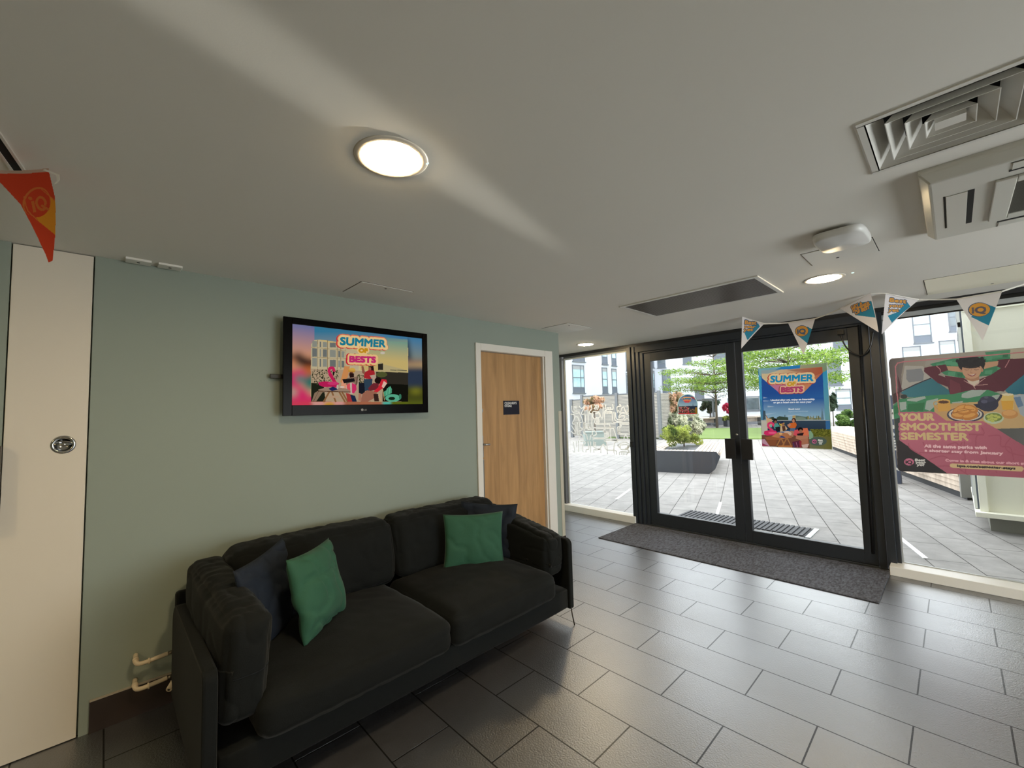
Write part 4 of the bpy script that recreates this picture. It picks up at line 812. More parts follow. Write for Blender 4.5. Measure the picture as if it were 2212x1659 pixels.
S.poly([(720, 1380), (860, 1350), (870, 1470), (740, 1475)], (96, 44, 66)); S.line([(740, 1400), (760, 1470)], 8, (60, 80, 130)); S.line([(790, 1390), (810, 1470)], 8, (190, 120, 150)); S.poly([(840, 1360), (880, 1360), (880, 1475), (850, 1475)], (150, 50, 60))
# flamingo and table
S.line([(385, 1115), (400, 1080), (360, 1052), (315, 1075), (320, 1130), (380, 1180), (400, 1220)], 34, (222, 62, 112), sm=5); S.poly([(245, 1195), (330, 1180), (440, 1190), (470, 1225), (430, 1262), (290, 1270), (235, 1245)], (214, 50, 104)); S.ell(380, 1225, 66, 18, (236, 100, 140)); S.ell(360, 1110, 16, 24, (110, 190, 190)); S.ell(388, 1120, 8, 20, (50, 40, 46))
S.ell(640, 1240, 70, 46, (214, 180, 156)); S.poly([(360, 1290), (480, 1215), (640, 1230), (720, 1310), (560, 1325)], (196, 134, 92), (176, 112, 74), [(400, 1290), (700, 1310)]); S.ell(525, 1240, 30, 20, (226, 176, 120)); S.poly([(495, 1300), (540, 1275), (610, 1300), (580, 1312)], (44, 66, 130))
S.poly([(250, 1300), (360, 1285), (560, 1325), (520, 1345), (300, 1350)], (156, 96, 62)); S.poly([(270, 1360), (460, 1345), (440, 1440), (330, 1440)], (140, 84, 56)); 
for a_, b_ in (((520, 1330), (460, 1440)), ((540, 1330), (580, 1420)), ((640, 1325), (700, 1440)), ((620, 1330), (560, 1440))): S.line([a_, b_], 20, (176, 120, 72))
S.poly([(480, 1440), (720, 1440), (720, 1480), (480, 1460)], (186, 116, 66)); S.poly([(205, 1330), (250, 1330), (340, 1455), (207, 1450)], (196, 150, 170)); S.poly([(207, 1400), (330, 1452), (207, 1450)], (160, 60, 90)); S.poly([(1000, 1200), (1040, 1190), (1080, 1250), (1070, 1330), (1010, 1330)], (136, 170, 140))
S.ell(1160, 1370, 150, 75, (86, 100, 92)); S.ell(1100, 1373, 38, 36, (206, 106, 150)); S.text('iQ', (1078, 1386), (1126, 1386), (1078, 1360), (60, 66, 66), 0.08)
for i, t in enumerate(('Best', 'year', 'yet')): S.text(t, (1165+i*8, 1358+i*30), (1240+i*4-(20 if i == 2 else 0), 1360+i*30), (1168+i*8, 1336+i*30), (226, 226, 220), 0.1)
S.poly([(1308, 30), (1318, 30), (1412, 1508), (1402, 1508)], (226, 226, 220), keep=False); S.poly([(207, 1450), (1402, 1508), (1402, 1520), (207, 1462)], (226, 226, 220), keep=False)
o = P_.build('door_poster', PRINT); tag(o, 'tall blue Summer of Bests poster taped to the right glass door', 'poster')
# --- arched sticker on the left door leaf
A_ = rect_art(0.605, 0.905, 1.395, 1.715, 620, FY-0.0125); A_.z = (1390, 730, 7.54); S = A_
arc = [(560, 1250), (552, 1080)]+[(555+(163-163*math.cos(t))*1.0, 1075-162*math.sin(t)) for t in [k/12*math.pi for k in range(1, 12)]]+[(885, 1070), (888, 1248)]
S.poly(arc, (190, 214, 200), keep=False)
arc2 = [(570, 1240), (563, 1080)]+[(566+(153-153*math.cos(t))*1.0, 1078-150*math.sin(t)) for t in [k/12*math.pi for k in range(1, 12)]]+[(874, 1075), (878, 1238)]
S.poly(arc2, (44, 84, 140), (150, 176, 186), [(720, 930), (720, 1100)])
S.poly([(615, 985), (660, 958), (770, 960), (790, 985), (770, 1030), (740, 1055), (680, 1055)], (226, 170, 110), (220, 96, 70), [(700, 960), (700, 1055)]); S.poly([(770, 955), (820, 965), (845, 1010), (800, 985)], (176, 60, 66))
S.text('SUMMER', (635, 1006), (778, 1002), (636, 982), (40, 120, 150), 0.12); S.text('BESTS', (668, 1048), (745, 1046), (668, 1030), (200, 60, 90), 0.1)
S.poly([(566, 1115), (875, 1110), (878, 1240), (570, 1240)], (70, 62, 58)); S.poly([(700, 1110), (875, 1108), (876, 1150), (700, 1150)], (44, 54, 70)); S.poly([(566, 1090), (572, 1072), (580, 1115), (566, 1120)], (50, 56, 60)); S.poly([(806, 1060), (814, 1112), (800, 1112)], (70, 90, 110))
rnd = random.Random(9)
for _ in range(120): S.ell(rnd.uniform(575, 750), rnd.uniform(1120, 1232), rnd.uniform(4, 10), rnd.uniform(4, 9), rnd.choice([(190, 60, 70), (160, 90, 60), (226, 140, 150), (60, 44, 44), (206, 160, 130), (110, 90, 84)]), rot=rnd.random()*3)
for _ in range(40): S.ell(rnd.uniform(760, 870), rnd.uniform(1160, 1232), 8, 6, rnd.choice([(90, 90, 50), (60, 60, 50), (110, 90, 40), (150, 120, 100)]))
S.poly([(566, 1225), (876, 1222), (878, 1240), (570, 1242)], (200, 60, 60)); S.poly([(840, 1130), (876, 1128), (878, 1236), (850, 1238)], (150, 110, 40))
o = A_.build('arched_sticker', PRINT); tag(o, 'small arched Summer sticker on the left glass door', 'sticker')
# --- large pink poster on the right window
B_ = rect_art(2.640, 3.560, 0.865, 1.945, 430, FY-0.0015); B_.z = (1900, 750, 5.529); S = B_
OUT = [(120, 150), (150, 132), (1730, 5), (2100, -20), (2100, 1600), (1730, 1562), (265, 1482), (230, 1470), (215, 1440), (160, 700), (108, 190)]
S.poly(OUT, (150, 136, 122), (170, 160, 146), [(120, 200), (1700, 100)], keep=False)
S.poly([(110, 150), (300, 130), (260, 330), (270, 560), (160, 680)], (96, 84, 78), (120, 106, 100), [(130, 400), (260, 400)])
S.poly([(300, 220), (520, 225), (640, 380), (300, 520), (260, 480)], (176, 166, 156)); S.poly([(320, 270), (500, 255), (530, 320), (520, 400), (350, 420), (320, 380)], (134, 132, 134)); S.poly([(560, 130), (1100, 90), (980, 120), (650, 190), (540, 230)], (160, 150, 138))
S.poly([(215, 330), (262, 480), (262, 540), (225, 540)], (84, 40, 50)); S.poly([(160, 560), (240, 520), (240, 640), (165, 680)], (70, 44, 42))
# green patterned cushion and headboard
S.poly([(600, 200), (940, 120), (1300, 110), (1560, 50), (1720, 60), (1730, 300), (1400, 330), (1000, 370), (780, 330)], (60, 128, 90)); S.poly([(1560, 20), (1740, 5), (1740, 150), (1560, 160)], (186, 172, 150)); S.poly([(1260, 60), (1560, 30), (1560, 110), (1290, 150)], (78, 142, 104))
for x, y in ((720, 220), (860, 320), (900, 200), (1300, 130), (1400, 90), (1300, 300), (1450, 250), (820, 190)): S.poly([(x-40, y-22), (x+50, y-28), (x+40, y+25), (x-46, y+20)], (84, 150, 112))
for x, y in ((780, 250), (960, 330), (1340, 200), (1240, 160), (1500, 100)): S.poly([(x-30, y-20), (x+36, y-20), (x+30, y+22), (x-30, y+20)], (48, 106, 74))
# teal cushions
S.poly([(250, 545), (420, 440), (620, 370), (840, 520), (860, 580), (350, 600)], (58, 118, 128), (50, 108, 118), [(300, 560), (800, 480)]); S.line([(250, 530), (440, 440), (610, 370)], 12, (58, 40, 52)); S.poly([(1500, 520), (1600, 380), (1740, 240), (2100, 200), (2100, 600), (1560, 570)], (52, 122, 134), (30, 96, 120), [(1500, 400), (1740, 560)])
# person in maroon pyjamas, arms behind the head
S.poly([(535, 245), (600, 232), (790, 205), (820, 275), (740, 300), (700, 330), (820, 370), (830, 480), (700, 430), (600, 350), (530, 290)], (92, 30, 44)); S.poly([(800, 225), (960, 232), (990, 300), (820, 278)], (196, 148, 116)); S.line([(680, 226), (720, 262), (728, 300)], 8, (206, 140, 140), sm=3)
S.poly([(1410, 150), (1740, 130), (2000, 170), (1760, 300), (1560, 460), (1480, 530), (1400, 520), (1330, 330), (1450, 250), (1400, 230)], (92, 32, 46)); S.poly([(1240, 230), (1260, 180), (1420, 165), (1410, 220), (1250, 260)], (196, 148, 116)); S.line([(1550, 150), (1530, 190), (1500, 240)], 8, (206, 140, 140))
S.poly([(780, 340), (1010, 370), (1090, 430), (1200, 380), (1330, 330), (1480, 520), (1200, 560), (840, 560)], (94, 34, 48)); S.poly([(840, 380), (960, 440), (980, 560), (840, 560)], (112, 46, 58)); S.poly([(1040, 370), (1190, 370), (1190, 430), (1130, 470), (1060, 420)], (214, 196, 176)); S.line([(1010, 400), (1120, 460), (1145, 500)], 7, (206, 160, 150)); S.line([(1260, 370), (1140, 455), (1290, 445)], 7, (206, 160, 150))
S.poly([(1015, 330), (1190, 330), (1190, 390), (1110, 410), (1030, 385)], (176, 124, 94)); S.ell(1100, 265, 118, 112, (200, 152, 120)); S.poly([(985, 270), (1215, 270), (1190, 340), (1120, 376), (1060, 372), (1010, 330)], (200, 152, 120)); S.ell(975, 270, 18, 32, (186, 134, 104)); S.ell(1225, 262, 16, 34, (186, 134, 104))
S.ell(1088, 180, 150, 74, (30, 24, 26)); S.poly([(925, 170), (1000, 130), (1240, 130), (1262, 200), (1240, 270), (1215, 230), (1190, 205), (1120, 200), (1030, 210), (990, 240), (980, 275), (945, 240)], (30, 24, 26))
for k in range(16): S.ell(930+k*21, 150+18*math.sin(k*2.1)+(14 if k in (0, 15) else 0), 22, 20, (34, 28, 30) if k % 2 else (24, 18, 20))
S.line([(1005, 245), (1035, 234), (1070, 244)], 8, (60, 40, 34), sm=3); S.line([(1125, 242), (1165, 232), (1195, 242)], 8, (60, 40, 34), sm=3); S.line([(1018, 268), (1042, 275), (1068, 268)], 5, (80, 50, 44), sm=3); S.line([(1128, 266), (1155, 273), (1180, 264)], 5, (80, 50, 44), sm=3)
S.line([(1100, 260), (1086, 300), (1112, 306)], 5, (170, 118, 92), sm=3); S.poly([(1040, 318), (1100, 330), (1160, 312), (1130, 345), (1090, 350)], (150, 72, 66)); S.poly([(1052, 322), (1100, 331), (1150, 317), (1110, 338)], (230, 222, 212))
# quilt
S.poly([(160, 700), (240, 620), (560, 580), (880, 560), (1100, 510), (1300, 510), (1480, 570), (1740, 560), (2100, 560), (2100, 900), (230, 900), (175, 860)], (64, 134, 92))
for P in ([(330, 620), (540, 585), (555, 610), (440, 650), (330, 640)], [(560, 640), (700, 610), (690, 680), (600, 760), (540, 740)], [(980, 560), (1100, 510), (1280, 510), (1200, 580), (1050, 610), (980, 600)], [(240, 660), (320, 650), (320, 740), (250, 760)], [(860, 660), (1000, 640), (980, 680), (880, 680)], [(1340, 580), (1460, 560), (1460, 640), (1380, 660)]): S.poly(P, (168, 176, 166))
for P in ([(170, 700), (240, 690), (240, 780), (180, 800)], [(340, 680), (540, 660), (520, 760), (330, 760)]): S.poly(P, (46, 112, 68))
S.ell(290, 590, 42, 26, (50, 48, 44))
# breakfast tray
S.poly([(650, 690), (880, 670), (1400, 640), (1660, 560), (1760, 560), (1760, 960), (1400, 980), (660, 900)], (198, 156, 104), (206, 170, 120), [(700, 800), (1600, 800)]); S.poly([(1440, 560), (1600, 560), (1600, 740), (1560, 760), (1470, 740)], (222, 190, 110)); S.poly([(1450, 640), (1600, 640), (1590, 750), (1470, 750)], (222, 166, 62)); S.ell(1525, 565, 78, 14, (230, 214, 180)); S.poly([(1600, 570), (1760, 560), (1760, 860), (1680, 800), (1640, 680)], (170, 176, 184)); S.poly([(1600, 600), (1680, 590), (1720, 700), (1650, 720)], (106, 130, 160))
S.poly([(690, 640), (840, 632), (850, 760), (700, 770)], (214, 160, 76)); S.ell(766, 645, 76, 26, (220, 170, 90)); S.ell(764, 655, 64, 18, (90, 52, 34)); S.line([(690, 650), (650, 660), (655, 700), (700, 740)], 10, (206, 150, 70), sm=3)
S.ell(1025, 805, 222, 92, (62, 60, 80)); S.ell(1025, 800, 200, 80, (214, 204, 190)); S.ell(1025, 800, 176, 66, (80, 76, 92)); S.ell(1025, 797, 162, 60, (214, 204, 190))
for x, y, rx, ry, rot in ((960, 745, 100, 48, -.5), (1090, 740, 90, 50, .3), (940, 820, 86, 40, .1), (1080, 825, 100, 44, -.2), (1010, 770, 90, 40, 0)): S.ell(x, y, rx, ry, (196, 126, 54), rot=rot); S.ell(x-8, y-10, rx*.75, ry*.55, (222, 160, 84), rot=rot)
S.line([(880, 790), (980, 760), (1130, 740)], 6, (150, 88, 40), sm=3)
S.ell(1296, 680, 126, 88, (52, 50, 70)); S.ell(1290, 620, 90, 36, (64, 62, 84)); S.ell(1275, 600, 26, 14, (90, 86, 106)); S.poly([(1120, 680), (1200, 680), (1210, 740), (1160, 720)], (48, 46, 64)); S.line([(1400, 650), (1440, 600), (1450, 575)], 30, (52, 50, 68), sm=3); S.ell(1250, 650, 40, 20, (88, 86, 110))
S.ell(1362, 846, 122, 70, (196, 206, 176)); S.ell(1362, 838, 104, 52, (120, 136, 66))
for x, y in ((1300, 830), (1340, 815), (1385, 820), (1420, 835), (1340, 850), (1385, 858), (1310, 865), (1350, 880)): S.ell(x, y, 24, 16, (192, 196, 100))
S.ell(1555, 800, 100, 54, (206, 146, 84)); S.ell(1550, 785, 80, 34, (222, 166, 104))
S.poly([(1380, 975), (1760, 965), (2100, 960), (2100, 1300), (1730, 1180)], (88, 88, 84), (104, 102, 100), [(1400, 1000), (1720, 1100)])
# dark duvet strip at left and pink wedge
S.poly([(175, 860), (240, 840), (240, 1110), (210, 1200), (190, 1150)], (52, 62, 56)); S.poly([(205, 1120), (250, 1110), (820, 1506), (265, 1482), (230, 1470), (215, 1440)], (46, 34, 36), (30, 22, 24), [(220, 1150), (300, 1480)])
PK = (190, 104, 122)
S.poly([(245, 775), (660, 775), (800, 880), (1235, 885), (1400, 975), (1730, 1180), (2100, 1400), (2100, 1600), (1730, 1562), (810, 1508), (235, 1110)], PK, (178, 92, 110), [(400, 900), (1500, 1500)])
for pts in ([(345, 1150), (370, 1210), (500, 1290)], [(520, 1135), (560, 1200), (700, 1210), (900, 1140), (960, 1180), (1040, 1050), (1240, 1040), (1220, 960)], [(1010, 1080), (1030, 1500)], [(1150, 1180), (1160, 1060), (1240, 1050)], [(600, 1340), (760, 1300), (900, 1380), (1000, 1340)], [(1300, 1060), (1440, 1060), (1450, 1180), (1560, 1200), (1600, 1340)], [(1250, 1180), (1300, 1480)], [(1560, 1090), (1500, 1180), (1560, 1260), (1730, 1300)], [(480, 1260), (1000, 1270)], [(1400, 1500), (1380, 1380), (1560, 1400)], [(700, 1420), (900, 1430), (1100, 1560)]):
    S.line(pts, 14, (172, 84, 102), sm=4)
S.line([(235, 780), (205, 520), (190, 230), (215, 190), (280, 175), (1000, 120), (1740, 60)], 13, (196, 116, 120), sm=1)
CRM = (214, 186, 132)
for t, p0, p1, p2 in (('YOUR', (248, 880), (655, 878), (246, 794)), ('SMOOTHEST', (250, 992), (1222, 1000), (248, 908)), ('SEMESTER', (258, 1104), (1066, 1115), (254, 1020))):
    S.text(t, p0, p1, p2, PK, 0.20); S.text(t, (p0[0]+5, p0[1]-4), (p1[0]-5, p1[1]-4), (p2[0]+5, p2[1]+4), CRM, 0.07)
S.text('All the same perks with', (536, 1196), (1278, 1218), (536, 1162), (240, 196, 200), 0.07); S.text('a shorter stay from January', (540, 1246), (1472, 1284), (540, 1216), (240, 196, 200), 0.07)
S.text('Come in & chat about our short stays', (788, 1362), (1830, 1408), (788, 1336), (232, 172, 182), 0.04)
pill = [(880, 1388), (1700, 1424), (1728, 1452), (1700, 1484), (880, 1442), (845, 1430), (838, 1408), (850, 1392)]
S.poly(pill, (220, 190, 140)); S.text('iqsa.com/semester-stays', (928, 1428), (1620, 1460), (928, 1402), (52, 34, 36), 0.08)
S.ell(352, 1370, 59, 43, (206, 112, 140)); S.text('iQ', (312, 1390), (390, 1394), (312, 1352), (44, 30, 34), 0.08)
for t, p0, p1, p2 in (('Best', (424, 1360), (540, 1362), (428, 1334)), ('year', (430, 1388), (548, 1392), (434, 1362)), ('yet', (446, 1416), (532, 1418), (450, 1392))): S.text(t, p0, p1, p2, (226, 220, 212), 0.10)
B_.img[:] = B_.img*0.92+0.05
o = B_.build('semester_poster', PRINT); tag(o, 'large pink Your Smoothest Semester poster on the right window', 'poster')
# ================================================================ bunting
FLAG = attr_mat('printed_flag_paper', 'diff', trans=0.35)
WH = (232, 228, 230); TEAL = (58, 138, 168); OR = (222, 162, 78); DKB = (84, 104, 132)
def flag_art(corners, res=420, pad=0.02):
    A, B, C = corners                       # A, B the ends of the hem, C the tip
    ex = (B-A).normalized(); n = ex.cross(C-A).normalized(); ey = n.cross(ex).normalized()
    if ey.dot(C-A) > 0: ey = -ey
    h = abs((C-A).dot(ey)); w_ = (B-A).length
    loc = [Vector(((p-A).dot(ex), (p-A).dot(ey))) for p in corners]
    x0 = min(p.x for p in loc)-pad; x1 = max(p.x for p in loc)+pad; y0 = min(p.y for p in loc)-pad; y1 = max(p.y for p in loc)+pad
    return Art(A+ex*x0+ey*y0, ex, ey, x1-x0, y1-y0, res)
def flag(px, ys, label, draw, z, amp=0.006, base=WH, name='bunting_pennant', group='white and blue bunting pennants', cor=None):
    cor = cor or [at(p[0], p[1], 1, y) for p, y in zip(px, ys)]
    S = flag_art(cor); S.z = z
    S.z = (0, 0, 1); S.poly(px, base, keep=False); S.z = z; draw(S)
    o = S.build(name, FLAG, bend=lambda a, b: amp*np.sin(a*5.0+b*2.0)); tag(o, label, 'bunting flag', group); return o
ZF = (1590, 620, 7.135); ZG = (1900, 600, 7.09)
def words(S, lines, off=0.06):
    for c, o_ in ((DKB, 0.26), (OR, off)):
        for t, p0, p1, p2 in lines: S.text(t, p0, p1, p2, c, o_)
def d1(S): S.poly([(120, 690), (300, 560), (345, 560), (370, 610), (180, 820)], TEAL); words(S, [('Best', (135, 570), (315, 580), (140, 515)), ('year', (125, 625), (300, 630), (130, 590)), ('yet', (118, 680), (260, 675), (125, 640))])
def d2(S):
    S.poly([(1100, 610), (1170, 650), (1100, 870), (930, 730)], TEAL); S.ell(1012, 678, 106, 88, DKB, rot=-.15); S.ell(1012, 678, 97, 79, OR, rot=-.15); S.text('iQ', (948, 722), (1070, 712), (944, 652), DKB, 0.07)
def d3(S): S.poly([(1860, 250), (2080, 215), (2140, 475), (1840, 435)], TEAL); words(S, [('GET A', (1780, 340), (1940, 270), (1765, 300)), ('SUMMER', (1800, 390), (2060, 275), (1785, 340)), ('OF BEST', (1840, 425), (2050, 330), (1830, 380))])
def d4(S): S.poly([(120, 580), (300, 520), (410, 340), (480, 440), (190, 690)], TEAL); words(S, [('Best', (150, 365), (415, 390), (160, 310)), ('your', (140, 445), (375, 455), (150, 400)), ('yet', (130, 515), (300, 520), (140, 470))])
def d5(S):
    S.poly([(1600, 385), (1790, 460), (1680, 735), (1400, 600)], TEAL); S.ell(1525, 488, 172, 112, DKB, rot=-.05); S.ell(1530, 488, 160, 102, OR, rot=-.05); S.text('iQ', (1420, 545), (1630, 530), (1418, 455), (110, 104, 112), 0.07)
flag([(1603, 683.5), (1651, 699), (1601, 753)], (4.50, 4.64, 4.56), 'leftmost white pennant of the bunting, turned side-on, hanging at the door meeting stile', d1, ZF)
flag([(1702, 697), (1761, 688), (1736, 766)], (4.70, 4.68, 4.68), 'white pennant with orange round badge hanging over the right glass door', d2, ZF, amp=0.003)
flag([(1816, 666), (1880.5, 631.5), (1897, 718)], (4.62, 4.40, 4.46), 'white pennant with tilted orange Get a Summer of Best lettering above the door cable', d3, ZF)
flag([(1912, 633.5), (1985, 647), (1903, 722)], (4.50, 4.72, 4.60), 'white pennant with orange Best year yet lettering just right of the door frame', d4, ZG)
flag([(2066, 647), (2165, 629), (2123, 736)], (4.72, 4.70, 4.70), 'white pennant with orange round badge hanging over the right window', d5, ZG, amp=0.003)
# the ribbon that carries the five pennants
rib = [at(1603, 683.5, 1, 4.50), at(1651, 699, 1, 4.64), at(1680, 698.5, 1, 4.68), at(1702, 697, 1, 4.70), at(1761, 688, 1, 4.68), at(1790, 678, 1, 4.66), at(1816, 666, 1, 4.62), at(1880.5, 631.5, 1, 4.40), at(1912, 632.5, 1, 4.49), at(1985, 647, 1, 4.72), at(2025, 647, 1, 4.74), at(2066, 646, 1, 4.72), at(2165, 629, 1, 4.70), at(2215, 613, 1, 4.80), at(2300, 592, 1, 4.9)]
bm = bmesh.new(); T_ = [p+Vector((0, 0, 0.004)) for p in rib]; B2 = [p-Vector((0, 0.002, 0.007)) for p in rib]
for p in T_+B2: p.z = min(p.z, H-0.001)
a = [bm.verts.new(p) for p in T_]; b = [bm.verts.new(p) for p in B2]
for i in range(len(rib)-1): bm.faces.new((a[i], a[i+1], b[i+1], b[i]))
o = obj('bunting_ribbon', bm, mat('white_ribbon', (210, 206, 200), rough=0.7)); md = o.modifiers.new('s', 'SOLIDIFY'); md.thickness = 0.001
tag(o, 'white ribbon carrying the five pale pennants along the glass front', 'ribbon')
# orange-red pennant near the camera
C3 = [deep(-34, 370, 1.400), deep(106, 370.5, 1.405), deep(109, 568, 1.41)]
S = flag_art(C3, 620, 0.03); S.z = (0, 280, 5.183)
RED = (214, 76, 50); GO = (228, 152, 52)
PTS = [(-180, 478), (548, 466), (575, 610), (605, 760), (604, 900), (600, 1200), (596, 1470), (560, 1492), (520, 1400), (340, 1060), (210, 830), (0, 600), (-180, 440)]
S.poly(PTS, RED, keep=False); S.poly([(-180, 448), (552, 434), (552, 470), (-180, 482)], (206, 176, 160), keep=False)
S.poly([(470, 690), (605, 800), (600, 1172), (385, 1000), (330, 950)], GO); S.ell(388, 800, 158, 172, (218, 122, 66), rot=0.35); S.ell(394, 812, 143, 164, RED, rot=0.3)
S.line([(238, 740), (290, 900), (400, 1000)], 12, (218, 122, 66), sm=3); S.line([(440, 660), (540, 740), (604, 790)], 10, (218, 122, 66), sm=3)
S.ell(306, 757, 25, 17, (214, 118, 62), rot=.6); S.line([(335, 800), (362, 905)], 32, (214, 118, 62)); S.line([(480, 830), (478, 790), (445, 752), (400, 750), (378, 800), (398, 858), (440, 885), (470, 880)], 28, (214, 118, 62), sm=4); S.line([(440, 840), (515, 885)], 26, (214, 118, 62))
o = S.build('orange_pennant', FLAG, bend=lambda a, b: 0.010*np.sin(a*4.0+b*3.0)+0.012*(1-b)**2); tag(o, 'orange-red and yellow pennant hanging from the ceiling at the left edge, near the camera', 'bunting flag')
bm = bmesh.new(); p = [deep(96, 366, 1.402), deep(112, 372, 1.404), deep(126, 378, 1.400), deep(127, 390, 1.402), deep(121, 397, 1.403)]
for q in p: q.z = min(q.z, H-0.002)
a = [bm.verts.new(q+Vector((0.004, 0.002, 0.0))) for q in p]; b = [bm.verts.new(q-Vector((0.004, 0.004, 0.002))) for q in p]
for i in range(len(p)-1): bm.faces.new((a[i], a[i+1], b[i+1], b[i]))
o = obj('tape_end', bm, mat('clear_tape', (240, 238, 230), rough=0.4)); md = o.modifiers.new('s', 'SOLIDIFY'); md.thickness = 0.0008
tag(o, 'curled whitish tape end beside the hem of the orange pennant', 'tape')
# ================================================================ courtyard
def hit(px, py, P, n):
    d = ray(px, py); return CAM+d*((P-CAM).dot(n)/d.dot(n))
PAVT = tiles('courtyard_paving', (128, 125, 122), (66, 64, 62), 0.62, 0.31, 0.0045, (0.31, 0.04, 0), 0.75, 0.06, 0.5, 120, spec=0.3, mottle=4.0)
pav = bpy.data.objects.new('courtyard_floor', bpy.data.meshes.new('courtyard_floor')); RZ = TH+math.pi/2
Ri = Matrix.Rotation(-RZ, 3, 'Z')
vs = [Ri @ Vector(p) for p in ((-40, FY+.07, -0.012), (45, FY+.07, -0.012), (45, 70, -0.012), (-40, 70, -0.012), (-40, FY+.07, -0.2), (45, FY+.07, -0.2), (45, 70, -0.2), (-40, 70, -0.2))]
pav.data.from_pydata(vs, [], [(0, 1, 2, 3), (7, 6, 5, 4), (0, 4, 5, 1), (1, 5, 6, 2), (2, 6, 7, 3), (3, 7, 4, 0)]); pav.data.materials.append(PAVT); COL.objects.link(pav)
pav.rotation_euler = (0, 0, RZ); struct(pav, 'pale stone paving of the courtyard outside the glass', 'paving')
STRIPM = mat('white_inlay', (240, 240, 238), rough=0.4)
for (a, b), lab in zip((((-1.02, 6.29), (-1.32, 7.25)), ((0.62, 6.28), (0.375, 7.09)), ((2.47, 6.63), (2.753, 5.78))), ('seen through the left window', 'just behind the outdoor mat', 'seen through the right window below the poster')):
    A, B = Vector((*a, 0)), Vector((*b, 0)); d = (B-A).normalized(); q = Vector((-d.y, d.x, 0))*0.020
    bm = bmesh.new(); v = [bm.verts.new(p+Vector((0, 0, z))) for z in (-0.012, -0.006) for p in (A+q, B+q, B-q, A-q)]
    for f in ((0, 1, 2, 3), (4, 5, 6, 7), (0, 1, 5, 4), (1, 2, 6, 5), (2, 3, 7, 6), (3, 0, 4, 7)): bm.faces.new([v[i] for i in f])
    tag(obj('ground_strip', bm, STRIPM), 'white strip let into the paving, '+lab, 'ground strip', 'white strips in the paving')
# outdoor ribbed mat
RUB = mat('grey_ribbed_rubber', (74, 74, 78), rough=0.55); g = empty('outdoor_mat', (1.0, 6.05, -0.012), 'dark ribbed grating mat on the paving outside the glass doors', 'mat')
box('mat_base', (0.24, 1.76, 5.84, 6.27, -0.012, -0.008), mat('mat_recess_dark', (30, 30, 33), rough=0.8), g)
bm = bmesh.new()
for i in range(27):
    x = 0.27+i*0.0555
    for j in range(19): y = 5.852+j*0.0222; bx(bm, x-0.017, x+0.017, y, y+0.0135, -0.008, 0.003)
obj('ribs', bm, RUB, g); box('edge_strip', (1.762, 1.810, 5.82, 6.29, -0.012, -0.003), mat('pale_metal_edge', (190, 200, 200), rough=0.4), g)
# the storeys above this room (they shade the near paving)
UB = mat('building_render', (214, 216, 220), rough=0.85)
struct(box('wall_upper_storeys', (-22, 22, -14, 4.55, H+0.75, 11.2), UB, X=lambda p: uv(p.x, p.y, p.z)), 'storeys of the same building above the entrance', 'building')
# white courtyard buildings
REND = mat('white_render', (172, 176, 184), rough=0.85, var=0.03, vscale=0.7, bump=0.1, bscale=8); WFR = mat('window_frame_grey', (84, 90, 98), rough=0.4)
PANEL = mat('grey_spandrel', (78, 86, 98), rough=0.4); PANE = mat('far_window_pane', (150, 178, 186), rough=0.08, spec=0.8, var=0.25, vscale=2.0); PANED = mat('far_window_pane_dark', (74, 84, 90), rough=0.08, spec=0.8, var=0.3, vscale=2.0)
BLND = mat('window_blind_grey', (128, 130, 132), rough=0.6)
class Wall:
    def __init__(s, A, B, z1, root, name='wall', m=REND, depth=3.0):
        s.A, s.B = Vector((*A, 0)), Vector((*B, 0)); s.e = (s.B-s.A).normalized(); s.n = Vector((s.e.y, -s.e.x, 0)); s.root = root; s.L = (s.B-s.A).length
        s.X = lambda p: s.A+s.e*p.x-s.n*p.y+Vector((0, 0, p.z)); s.w = box(name, (0, s.L, 0, depth, 0, z1), m, root, X=s.X)
    def win(s, px0, px1, pt, pb, head=0.16, span=0.24, mull=0, pane=PANE, trans=0.55):
        yc = (pt+pb)/2; a = hit(px0, yc, s.A, s.n); b = hit(px1, yc, s.A, s.n); xm = (px0+px1)/2
        s0, s1 = (a-s.A).dot(s.e), (b-s.A).dot(s.e); z1, z0 = hit(xm, pt, s.A, s.n).z, hit(xm, pb, s.A, s.n).z; s0, s1 = min(s0, s1), max(s0, s1); h = z1-z0; t = 0.06
        bm = bmesh.new()
        for b_ in ((s0, s0+t, z0, z1), (s1-t, s1, z0, z1), (s0, s1, z0, z0+t), (s0, s1, z1-t, z1)): bx(bm, b_[0], b_[1], -0.035, 0.0, b_[2], b_[3], X=s.X)
        bx(bm, s0-0.05, s1+0.08, -0.09, 0.0, z0-0.05, z0, X=s.X)
        zs = z0+h*span; bx(bm, s0, s1, -0.03, 0.0, zs-t/2, zs+t/2, X=s.X); zt = z0+h*trans
        if trans: bx(bm, s0, s1, -0.03, 0.0, zt-t/2, zt+t/2, X=s.X)
        if mull: xm_ = s0+(s1-s0)*mull; bx(bm, xm_-t/2, xm_+t/2, -0.03, 0, z0, z1, X=s.X)
        f = obj('window', bm, WFR, s.root)
        if span: box('spandrel', (s0+t, s1-t, -0.015, 0, z0+t, zs), PANEL, f, X=s.X)
        box('pane', (s0+t, s1-t, -0.012, 0, zs, z1-h*head), pane, f, X=s.X)
        if head: box('blind_box', (s0+t, s1-t, -0.02, 0, z1-h*head, z1-t), BLND, f, X=s.X)
r = empty('apartment_wing', (-15.4, 26, 0), 'white rendered wing with grey windows seen through the left window', 'building')
w1 = Wall((-16.3, 17.0), (-14.75, 33.6), 13, r)
